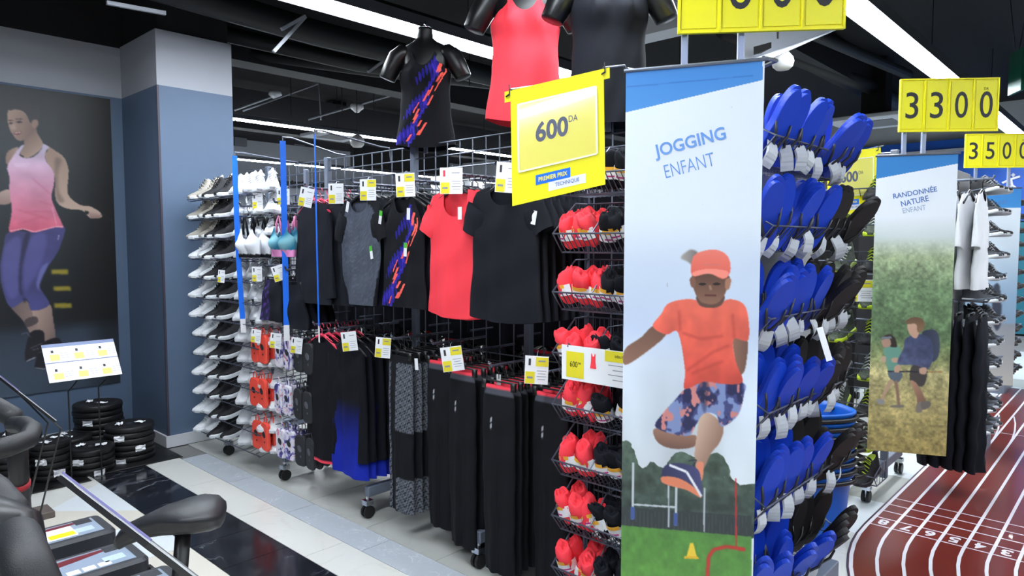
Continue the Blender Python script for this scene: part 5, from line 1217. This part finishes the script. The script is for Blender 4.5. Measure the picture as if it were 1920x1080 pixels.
MB().tube([Vector((0, 0, sc.z - .03)) - fw * .03, Vector((0, 0, .3)) + fw * .02, Vector((0, 0, .08)) + fw * .03], .021, 12).build('seat_post', plastic_b, bk, True)
MB().tube([fw * -.1 + Vector((0, 0, .08)), fw * .6 + Vector((0, 0, .1)), fw * .75 + Vector((0, 0, .3))], .03, 10).build('frame_tube', plastic_b, bk, True)
for s in (-.1, .6): MB().tube([fw * s - sd * .22 + Vector((0, 0, .04)), fw * s + sd * .22 + Vector((0, 0, .04))], .035, 10).build('base_bar', plastic_b, bk, True)
hb = at(20, 800, d=1.9); b2 = thing('exercise_bike', 'black exercise bike handlebar with padded grips at the left border', 'exercise bike', (hb.x, hb.y, 0)); o0 = b2.location
def pad(pts, r, nm='grip', mm=foam): MB().tube([at(x, y, d=d_) - o0 for x, y, d_ in pts], r, 14).build(nm, mm, b2, True)
pad([(-60, 738, 1.9), (-10, 762, 1.86), (24, 782, 1.82), (29, 785, 1.81)], [.026, .026, .026, .012])
pad([(26, 796, 1.8), (45, 796, 1.76), (60, 806, 1.72), (52, 824, 1.68), (20, 836, 1.62), (-60, 856, 1.55)], [.022, .022, .022, .023, .024, .025])
pad([(-60, 890, 1.3), (-10, 925, 1.26), (22, 962, 1.22), (26, 966, 1.21)], [.03, .03, .03, .02])
pad([(34, 996, 1.0), (32, 1006, .98), (42, 1040, .92), (72, 1120, .86)], [.02, .029, .03, .03])
pad([(30, 800, 1.85), (36, 900, 1.9), (44, 1010, 1.98), (60, 1300, 2.3)], .024, 'front_post', plastic_b)
pad([(36, 905, 1.895), (36.4, 910, 1.9)], .027, 'red_ring', mat('ring_red', (150, 20, 34), .5))
pad([(-60, 960, 1.25), (20, 1000, 1.15), (40, 1100, 1.2), (50, 1300, 1.5)], .05, 'stem_cover', plastic_b)
pad([(50, 1300, 1.5), (60, 1300, 2.3)], .03, 'frame_tube', plastic_b)
# ------------------------------------------------------------------ running-track floor mat along the aisle
tk = thing('track_mat', 'red running track floor mat with white lanes and numbers in the aisle', 'floor mat', (6.3, .3, 0))
XC, YC, RO = 4.2, -.82, 1.955; XE = 9.35; pitch = .1165
def lane(r, steps=22, x1=XE):
    pts = [(XC - r * math.sin(R(a)), YC + r * math.cos(R(a))) for a in [100 - 100 * i / steps for i in range(steps + 1)]]
    return pts + [(x1, YC + r)]
o_ = lane(RO + .02); i_ = lane(RO - 8.1 * pitch)
m = MB(); rings = [[(x, y, z) for x, y in (o_ + i_[::-1])] for z in (.001, .0035)]
redt = mat('track_red', (112, 42, 35), .28, var=.05, vscale=12, coat=.2); linem = mat('track_line', (222, 220, 226), .3); edgem = mat('track_edge', (60, 50, 70), .4)
n = len(o_); m = MB(); m.loft([[(x, y, .0035), (x2, y2, .0035), (x2, y2, .001), (x, y, .001)] for (x, y), (x2, y2) in zip(o_, i_)]); q = m.build('mat_sheet', redt, tk); q.location = -tk.location
def strip(pts, w_, z, nm, mm):
    b = MB(); rr = []
    for i, p in enumerate(pts):
        a = Vector(pts[max(0, i - 1)]); c_ = Vector(pts[min(len(pts) - 1, i + 1)]); d = (c_ - a).normalized(); nn = Vector((-d.y, d.x)) * w_ / 2; p = Vector(p)
        rr.append([(p.x + nn.x, p.y + nn.y, z), (p.x - nn.x, p.y - nn.y, z), (p.x - nn.x, p.y - nn.y, z - .0008), (p.x + nn.x, p.y + nn.y, z - .0008)])
    b.loft(rr); o = b.build(nm, mm, tk); o.location = -tk.location
strip(lane(RO + .016), .008, .0042, 'dark_edge', edgem)
for k in range(9): strip(lane(RO - k * pitch), .016 if k else .018, .0044, 'lane_line', linem)
for x in (4.234, 4.367, 4.497, 4.63, 4.763, 7.05): strip([(x, YC + RO - .005), (x, YC + RO - 8 * pitch)], .009, .0043, 'cross_line', linem)
for k in range(5): strip([(6.6 + .3 * i, YC + RO - (k + 1 - .45 * (i / 4) ** 2 * 2) * pitch) for i in range(5)], .012, .0043, 'curved_line', linem)
for k, ch_ in enumerate('87654321'):
    text(ch_, linem, tk, frame(Vector((4.302, YC + RO - (k + .5) * pitch, .0042)) - tk.location, (0, 1, 0), (-1, 0, 0)), w=.05, h=.085, bold=.03)
text('FINISH', linem, tk, frame(Vector((9.2, .85, .0042)) - tk.location, (0, 1, 0), (-1, 0, 0)), w=.5, h=.08) if False else None
# ------------------------------------------------------------------ stack of blue shopping baskets
bc = Vector((3.80, 1.33, 0)); tubm = mat('tub_blue', (14, 92, 190), .4)
def tub_mesh():
    b = MB(); rings = []
    for z, k in ((0, .80), (.012, .84), (.2, .92), (.36, .99), (.372, 1.06), (.385, 1.06), (.385, 1.0), (.36, .965), (.03, .82), (.03, .3)):
        rings.append([(.21 * k * math.copysign(abs(math.cos(a)) ** .75, math.cos(a)), .17 * k * math.copysign(abs(math.sin(a)) ** .75, math.sin(a)), z) for a in [2 * math.pi * i / 32 for i in range(32)]])
    b.loft(rings); return b.mesh('tub', tubm, True)
TUB = tub_mesh()
hn = MB(); hn.tube([(.16, -.085, .355), (.235, -.085, .352), (.275, -.075, .352), (.285, -.05, .352), (.285, .05, .352), (.275, .075, .352), (.235, .085, .352), (.16, .085, .355)], .011, 8); HND = hn.mesh('handle', plastic_b, True)
hn = MB(); hn.tube([(.226 * math.copysign(abs(math.cos(a)) ** .75, math.cos(a)), .184 * math.copysign(abs(math.sin(a)) ** .75, math.sin(a)), .352) for a in [2 * math.pi * i / 32 for i in range(32)]], .012, 8, True); RIMM = hn.mesh('rim_band', plastic_b, True)
for i in range(8):
    o = thing('shopping_basket', f'blue shopping basket with black handle, {"lowest" if i == 0 else ("topmost" if i == 7 else ORF[i] + " from the floor")} of the nested stack', 'basket', (bc.x, bc.y, .002 + .0475 * i), (0, 0, R(-40)), 'stacked blue shopping baskets')
    put('tub', TUB, o); put('rim_band', RIMM, o); put('handle', HND, o)
# ------------------------------------------------------------------ next racks
simple = {}
def simple_shoe(name, um, sm, accent):
    b = MB(); off = 0
    for mb, mi in ((UP, 0), (SO_, 1), (LA, 2), (LI, 2)):
        n0 = len(b.v); b.v += mb.v; b.f += [[i + n0 for i in f_] for f_ in mb.f]; b.mi += [mi] * len(mb.f)
    return b.mesh(name, [um, sm, accent], True)
SS_lime = simple_shoe('shoe_lime', knit_b, sole_b, lime); SS_lime2 = simple_shoe('shoe_lime2', mat('mesh_grey_lime', (70, 78, 66), .7, var=.6, vscale=90), lime, paper); SS_bw = simple_shoe('shoe_bw', knit_b, sole_w, knit_g); SS_gr = simple_shoe('shoe_gr', mat('knit_dark_grey', (60, 62, 68), .7, var=.3, vscale=60), sole_w, sole_b); SS_br = simple_shoe('shoe_brown', knit_n, sole_b, mat('lace_tan', (150, 140, 126), .7))
def rack_at(xc, y0, y1, label, panel=True):
    t = thing('clothes_rack', label, 'rack', (xc, y0, 0))
    n = int((y1 - y0) / .95) + 1
    for i in range(n):
        put('post', pm, t, (0, i * .95, 0)); put('foot', lm, t, (0, i * .95, 0)); put('foot', lm2, t, (0, i * .95, 0))
        for s in (-1, 1): f_ = put('castor_fork', fk, t, (s * .372, i * .95, 0)); put('castor_wheel', wm, f_)
    g = MB()
    for z in (2.185, 2.11, 2.035, 1.96, 1.7, 1.4, 1.1, .8, .5): g.tube([(0, 0, z), (0, y1 - y0, z)], .0045, 5)
    k = .1
    while k < y1 - y0: g.tube([(0, k, .4), (0, k, 2.185)], .0036, 4); k += .104
    g.build('wire_mesh', wire, t)
    if panel: MB().box((.0, (y1 - y0) / 2 + .1, 1.05), (.02, y1 - y0 - .2, 1.7)).build('back_panel', black_p, t)
    return t
r2 = rack_at(4.96, 1.25, 5.0, 'second steel mesh rack behind the flip-flop stand, with black and lime shoes')
r3 = rack_at(7.25, 1.25, 5.0, 'third steel mesh rack beyond the hiking banner')
for r_ in range(9):
    z = 1.86 - .215 * r_; b_ = wire_basket('wire_basket', .9, .24, .12, .12, 20, f'wire bin of black and lime shoes, {ORD[r_]} on the second rack', (4.68, 1.62, z), (0, 0, 0), grp='wire bins of lime shoes')
    for c_ in range(5):
        me = (SS_lime, SS_lime2)[(r_ + c_) % 2]
        o = put('running_shoe', me, None, (4.555, 1.24 + .17 * c_, z + .02), (0, R(-14), random.uniform(-.15, .15))); tag(o, f'black and lime shoe in the {ORD[r_]} bin of the second rack, {ORF[c_]} from the aisle', 'shoe', 'black and lime shoes')
for z in (1.0,): MB().box((-.3, .4, z), (.01, .01, 1.9)).build('basket_upright', wire_dk, r2); MB().box((-.3, .8, z), (.01, .01, 1.9)).build('basket_upright', wire_dk, r2)
price_card(1612, 545, .16, .13, 'white and yellow price card on the second rack beside the black flip-flops', 4.40, 0, True, grp='price cards on the second rack')
# yellow sign on the second rack
t7, M7 = price_sign(at(1598, 341, d=4.15), _r * math.cos(R(6)) + _u * math.sin(R(6)), _u, .30, .375, '600', 'yellow hanging price sign on the second rack, half behind the top flip-flops')
hk = M7 @ Vector((.154, .19, .004)); MB().tube([hk - r2.location, Vector((hk.x + .1, hk.y, hk.z + .02)) - r2.location, Vector((4.96, 1.6, 2.185)) - r2.location], .005, 6).build('sign_arm', wire, r2)
MB().tube([rando.location + Vector((0, .12, 1.695)) - r2.location, Vector((4.7, 1.2, 2.12)) - r2.location, Vector((4.96, 1.25, 2.15)) - r2.location], .006, 6).build('sign_arm', wire, r2)
# clothes on the end of the second rack
def garment_on(me, px, py, d, rz, name, label, cat, grp, xs=1, hang=HB):
    p = at(px, py, d=d); o = put(name, me, None, p, (0, 0, rz)); o.scale = (1, xs, 1); tag(o, label, cat, grp); h = put('clothes_hanger', hang, None, p + Vector((0, 0, .012)), (0, 0, rz)); tag(h, 'hanger of the ' + label, 'hanger', 'clothes hangers'); return p
tee_white = garment_mesh('tee_white', whitef, .60, tee_W, .08, .06, .02, .25, .03, fold=.010, seed=51, sleeve=dict(l=.26, h=.07, a=12)); pants_black = garment_mesh('pants_black', black, .98, [(0, .1), (.1, .115), (.5, .12), (1, .13)], 0, 0, 0, 0, .035, fold=.016, freq=34, seed=53, crease=.4)
xr = 4.9
for z in (2.0, 1.24): MB().tube([(.2, -.02, z), (.2, -.5, z), (.2, -.51, z + .02)], .008, 8).build('end_rail', wire, r2)
for i in range(5):
    y = .80 + .065 * i; x = 5.16; fr_ = f'{ORF[i]} from the aisle'
    o = put('long_sleeved_top', tee_white, None, (x, y, 1.92), (0, 0, R(90 + random.uniform(-6, 6)))); tag(o, f'white long sleeved top on the end of the second rack, {fr_}', 'top', 'white tops'); h = put('clothes_hanger', HB, None, (x, y, 1.932), (0, 0, R(90))); tag(h, f'hanger of the white top that is {fr_}', 'hanger', 'clothes hangers')
    o = put('trousers', pants_black, None, (x, y - .03, 1.15), (0, 0, R(90 + random.uniform(-6, 6)))); tag(o, f'black trousers on the end of the second rack, {fr_}', 'trousers', 'black trousers'); h = put('clothes_hanger', HP, None, (x, y - .03, 1.172), (0, 0, R(90))); tag(h, f'clip hanger of the black trousers that are {fr_}', 'hanger', 'clothes hangers')
# shoe columns further down the aisle
def shoe_column(px, z1, nrow, X, Y, wdt, kinds, label, lbl2, rise, ncol=3):
    t = thing('shoe_column', label, 'display stand', (X, Y, 0))
    MB().box((0, .06, 1.1), (wdt, .04, 2.1), ch=.004).build('back_panel', mat('panel_taupe', (150, 146, 142), .5), t)
    MB().box((0, -.02, .05), (wdt, .3, .1)).build('base', steel, t)
    me = MB().box((0, -.1, 0), (wdt, .26, .008)).mesh('shelf', steel)
    for i in range(nrow):
        z = z1 - rise * i; put('shelf', me, t, (0, 0, z), (R(-10), 0, 0))
        for k in range(ncol):
            x = -wdt / 2 + wdt * (k + .5) / ncol
            o = put('running_shoe', kinds[(i + k) % len(kinds)], None, (X + x, Y - .13, z - .0165 + .012 + .0), (0, R(-10) * 0, R(55 + random.uniform(-12, 12)))); tag(o, f'{lbl2} on the {ORD[i]} shelf, {ORF[k]} of the row', 'shoe', lbl2 + 's')
shoe_column(0, 1.98, 12, 6.3, 1.06, .5, [SS_bw, SS_gr], 'taupe shoe column between the white tops and the blue-grey banner', 'black and white shoe in the taupe column', .162)
shoe_column(0, 2.02, 13, 9.2, 1.28, .6, [SS_br], 'far taupe shoe column packed with brown shoes by the back wall', 'brown shoe in the far column', .15, 4)
# third banner
W = .40; t, S, ex, O = banner_frame(1862, 6.05, W, 2.08, .36, 30, 'blue-grey hanging banner in the distance, half hidden by shoes')
S = Sheet(O, ex, (0, 0, -1), W, 1.72, 60)
S.c = S.vgrad([(0, (48, 128, 200)), (.1, (60, 140, 206)), (.101, (222, 230, 236)), (.3, (206, 220, 230)), (.55, (150, 178, 204)), (.68, (140, 166, 190)), (.69, (150, 154, 160)), (1, (196, 192, 184))])
S.poly([(1862, 540), (1874, 536), (1878, 600), (1868, 620), (1860, 590)], (60, 66, 80)); S.build('printed_fabric', t)
text('RANDONNÉE', tb2, t, on_sheet(S, (1862, 382), (1872, 380)), w=.22, h=.04); finish(t, S, O, ex, W, 2); MB().tube([O - t.location, O + ex * W - t.location], .006, 6).build('top_rail', wire, t)
MB().tube([t.location + Vector((0, 0, 1.72)) - r3.location, Vector((7.25, 1.25, 2.1)) - r3.location], .006, 6).build('sign_arm', wire, r3)
# ------------------------------------------------------------------ number boards on poles
def number_board(pxl, pyt, pxr, pyb, d, digits, label, cells=4, yawdeg=0, poles=(), da=True):
    A = at(pxl, pyt, d=d); w_ = (pxr - pxl) / 1300 * d; h_ = (pyb - pyt) / 1300 * d; c_ = at((pxl + pxr) / 2, (pyt + pyb) / 2, d=d)
    exb = Vector((_r.x, _r.y, 0)).normalized(); exb = Matrix.Rotation(R(yawdeg), 3, 'Z') @ exb; T0 = frame((0, 0, 0), exb, (0, 0, 1))
    t = thing('number_board', label, 'price sign', c_)
    def B(mb, nm, m): o = mb.build(nm, m, t); o.matrix_local = T0; return o
    B(MB().box((0, 0, -.008), (w_, h_, .014), ch=.002), 'backing', yellow)
    for k in range(cells):
        x = -w_ / 2 + w_ * (k + .5) / cells; B(MB().box((x, 0, .0005), (w_ / cells * .86, h_ * .9, .004), ch=.001), 'cell_panel', mat('card_yellow_panel', (236, 228, 8), .4))
        if digits[k] != ' ': text(digits[k], ink, t, T0 @ Matrix.Translation((x, -.0 * h_, .0032)), w=w_ / cells * .52, h=h_ * .5, bold=.004)
    for k in range(cells + 1):
        x = -w_ / 2 + w_ * k / cells; B(MB().box((x * .985, 0, .003), (.008, h_, .008)), 'frame_rib', yellow)
    for y in (-1, 1): B(MB().box((0, y * h_ / 2 * .98, .003), (w_, .008, .008)), 'frame_rib', yellow)
    if da: text('DA', ink, t, T0 @ Matrix.Translation((w_ * .37, h_ * .3, .0032)), w=w_ * .045, h=h_ * .05)
    for k, dz in poles: B(MB().box((k * w_, -h_ / 2 - dz / 2 + .02, -.03), (.024, dz, .024), ch=.003), 'pole', mat('pole_grey', (150, 160, 186), .4, .4))
    return t
number_board(1275, -109, 1580, 57, 2.55, ' 600', 'near yellow number board above the jogging banner, cut by the upper border', yawdeg=-6, poles=((-.45, .35), (-.105, .35)))
number_board(1690, 148, 1868, 246, 4.35, '3300', 'yellow number board reading 3300 DA above the hiking banner', yawdeg=-4, poles=((-.42, .3), (-.22, .3)))
number_board(1812, 251, 1932, 314, 6.45, '3500', 'far yellow number board reading 3500 DA at the right border', yawdeg=-4, poles=((-.3, .3), (.2, .3)))
# white wedge panel and ceiling units
w0 = MB(); pts = [at(1396, 56, d=3.4), at(1396, 116, d=3.4), at(1440, 112, d=3.45), at(1585, 48, d=4.2), at(1585, 30, d=4.2)]; nrm = Vector((_f.x, _f.y, 0)) * .03
w0.loft([[p for p in pts], [p + nrm for p in pts]]); wp = w0.build('air_unit_side', mat('unit_white', (205, 210, 220), .5)); tag(wp, 'white sloping side panel of a ceiling unit behind the near number board', 'air unit')
h0 = MB(); q = [at(1413, 88, d=3.395), at(1413, 103, d=3.395), at(1427, 100, d=3.4), at(1446, 90, d=3.42), at(1446, 79, d=3.42)]; h0.loft([[p - nrm * .1 for p in q], [p + nrm * .02 for p in q]]); k = h0.build('opening', black_p, wp)
MB().tube([at(1460, 70, d=3.6) + nrm, at(1460, 70, d=3.6) + nrm + Vector((0, 0, 1.02))], .01, 6).build('drop_rod', dark_m, wp)
def cassette(pc, z, sx, sy, rot, label):
    c_ = at(*pc, z=z); t = thing('ceiling_cassette', label, 'air unit', (c_.x, c_.y, z), (0, 0, rot), 'ceiling air units')
    MB().box((0, 0, .02), (sx, sy, .06), ch=.01).build('frame', mat('unit_white', (205, 210, 220), .5), t); MB().box((0, 0, -.012), (sx * .55, sy * .55, .012)).build('grille', mat('grille_grey', (120, 122, 126), .6), t)
    MB().box((0, 0, (4.1 - z) / 2 + .04), (sx * .3, sy * .3, 4.095 - z - .09)).build('hanger_box', black_p, t)
cassette((1642, 230), 3.25, 1.0, 1.0, 0, 'white ceiling air cassette behind the 3300 board')
cassette((1225, 30), 3.4, 1.2, 1.2, 0, 'white ceiling air unit right of the black torso form')
cassette((630, 256), 3.5, .9, .9, 0, 'small far ceiling air unit near the grey back wall')
def globe(pc, d, r_, label):
    c_ = at(*pc, d=d); t = thing('globe_speaker', label, 'speaker', c_, group='white globe speakers')
    MB().lathe([(.02, r_), (r_ * .55, r_ * .84), (r_ * .9, r_ * .4), (r_, 0), (r_ * .9, -r_ * .42), (r_ * .6, -r_ * .72), (.01, -r_ * .74)], 24).build('shell', mat('globe_white', (214, 214, 212), .4), t, True); MB().tube([(0, 0, r_), (0, 0, 4.09 - c_.z)], .006, 6).build('cable', dark_m, t)
globe((1468, 116), 5.4, .083, 'white globe speaker hanging above the flip-flop stand'); globe((670, 266), 9.5, .1, 'white globe speaker hanging before the grey back wall')
# exit sign
c_ = at(1906, 135, d=7.0); t = thing('exit_sign', 'green hanging sign on a chain at the upper right border', 'sign', c_); T0 = Matrix.Rotation(R(-62), 4, 'Z')
o = MB().box((0, 0, 0), (.03, .3, .42), ch=.003).build('panel', mat('sign_green', (20, 92, 76), .4), t); o.matrix_local = T0
for s in (-.08, .08): MB().tube([(s, s * .3, .2), (0, s, 4.09 - c_.z)], .005, 5).build('chain', chrome, t)
# far blue wall fascia with runner logo
bf = thing('wall_fascia', 'blue fascia on the far wall with a white runner pictogram', 'fascia', (14.9, 2.5, 0)); bm = mat('fascia_blue', (24, 92, 196), .5)
MB().box((0, 0, 2.75), (.1, 9, 1.5)).build('upper_panel', bm, bf); MB().box((0, .0, 1.0), (.08, 9, 1.95)).build('lower_panel', mat('fascia_teal', (26, 112, 132), .5), bf); MB().box((-.06, 0, 3.3), (.06, 9, .06)).build('rail', mat('unit_white', (205, 210, 220), .5), bf)
rc = at(1895, 347, x=14.84) - bf.location; ru = MB()
for a, b_ in (((0, .1), (.02, .0)), ((.02, 0), (-.1, -.16)), ((.02, 0), (.12, -.1)), ((.12, -.1), (.1, -.2)), ((0, .1), (-.12, .04)), ((0, .1), (.13, .14)), ((-.1, -.16), (-.2, -.16))): ru.tube([rc + Vector((-.012, -a[0], a[1])), rc + Vector((-.012, -b_[0], b_[1]))], .02, 6)
ru.lathe([(.005, .035), (.035, 0), (.005, -.035)], 10, Matrix.Translation(rc + Vector((-.012, -.03, .17)))); ru.build('runner_pictogram', paper, bf)
# far shelving seen over the rack: low white units with stock
for k, (px, yy, w2, zt_) in enumerate(((700, 12.4, 1.8, 2.35), (860, 9.0, .9, 2.75), (905, 9.5, .8, 2.55), (1560, 4.6, .5, 2.2), (520, 12.6, 1.6, 2.2))):
    p = at(px, 330, y=yy); t = thing('far_shelf_unit', ('wide white shelf unit far behind the raglan shirts', 'bright white tall cabinet seen beyond the mesh beside the coral shirts', 'white tall cabinet with a dark door seen beyond the mesh', 'pale column cabinet behind the top flip-flops', 'white shelf unit far behind the tie-dye bras')[k], 'shelf unit', (p.x, yy, 0))
    MB().box((0, .2, zt_ / 2), (w2, .04, zt_)).build('back_panel', whitef, t)
    for s in (-1, 1): MB().box((s * w2 / 2, 0, zt_ / 2), (.03, .4, zt_)).build('side_panel', whitef, t)
    for z in (.4, .9, 1.4, zt_ - .3): MB().box((0, 0, z), (w2, .38, .025)).build('shelf', whitef, t)
dk = [mat('far_dark', (30, 34, 52), .8), mat('far_maroon', (70, 34, 44), .8), mat('far_denim', (60, 78, 120), .8), mat('far_grey', (130, 132, 140), .8)]
fm = [MB() for _ in dk]
for i, mb in enumerate(fm):
    rings = [ell(0, 0, z, a, d) for z, a, d in ((0, .2, .12), (.06, .22, .14), (.13, .16, .12), (.2, .06, .06))]; mb.loft(rings)
FMM = [mb.mesh('bundle', m, True) for mb, m in zip(fm, dk)]
far = rack_at(4.4, 7.6, 12.3, 'far steel mesh rack of dark and denim bundles beyond the main rack')
MB().box((0, 2.3, 1.98), (.9, 4.4, .02)).build('top_shelf', steel, far)
for i in range(15):
    yy = 7.75 + .29 * i; o = put('folded_bundle', FMM[(2, 2, 0, 3, 1, 0)[i % 6] if i > 7 else (1, 0, 3, 1, 0, 1)[i % 6]], None, (4.15 + .25 * (i % 3), yy, 1.991), (0, 0, i)); tag(o, ('navy', 'maroon', 'denim blue', 'grey')[(2, 2, 0, 3, 1, 0)[i % 6] if i > 7 else (1, 0, 3, 1, 0, 1)[i % 6]] + f' cloth bundle on the far top shelf, {ORF[i]} from the near end', 'bundle', 'cloth bundles on the far shelf')
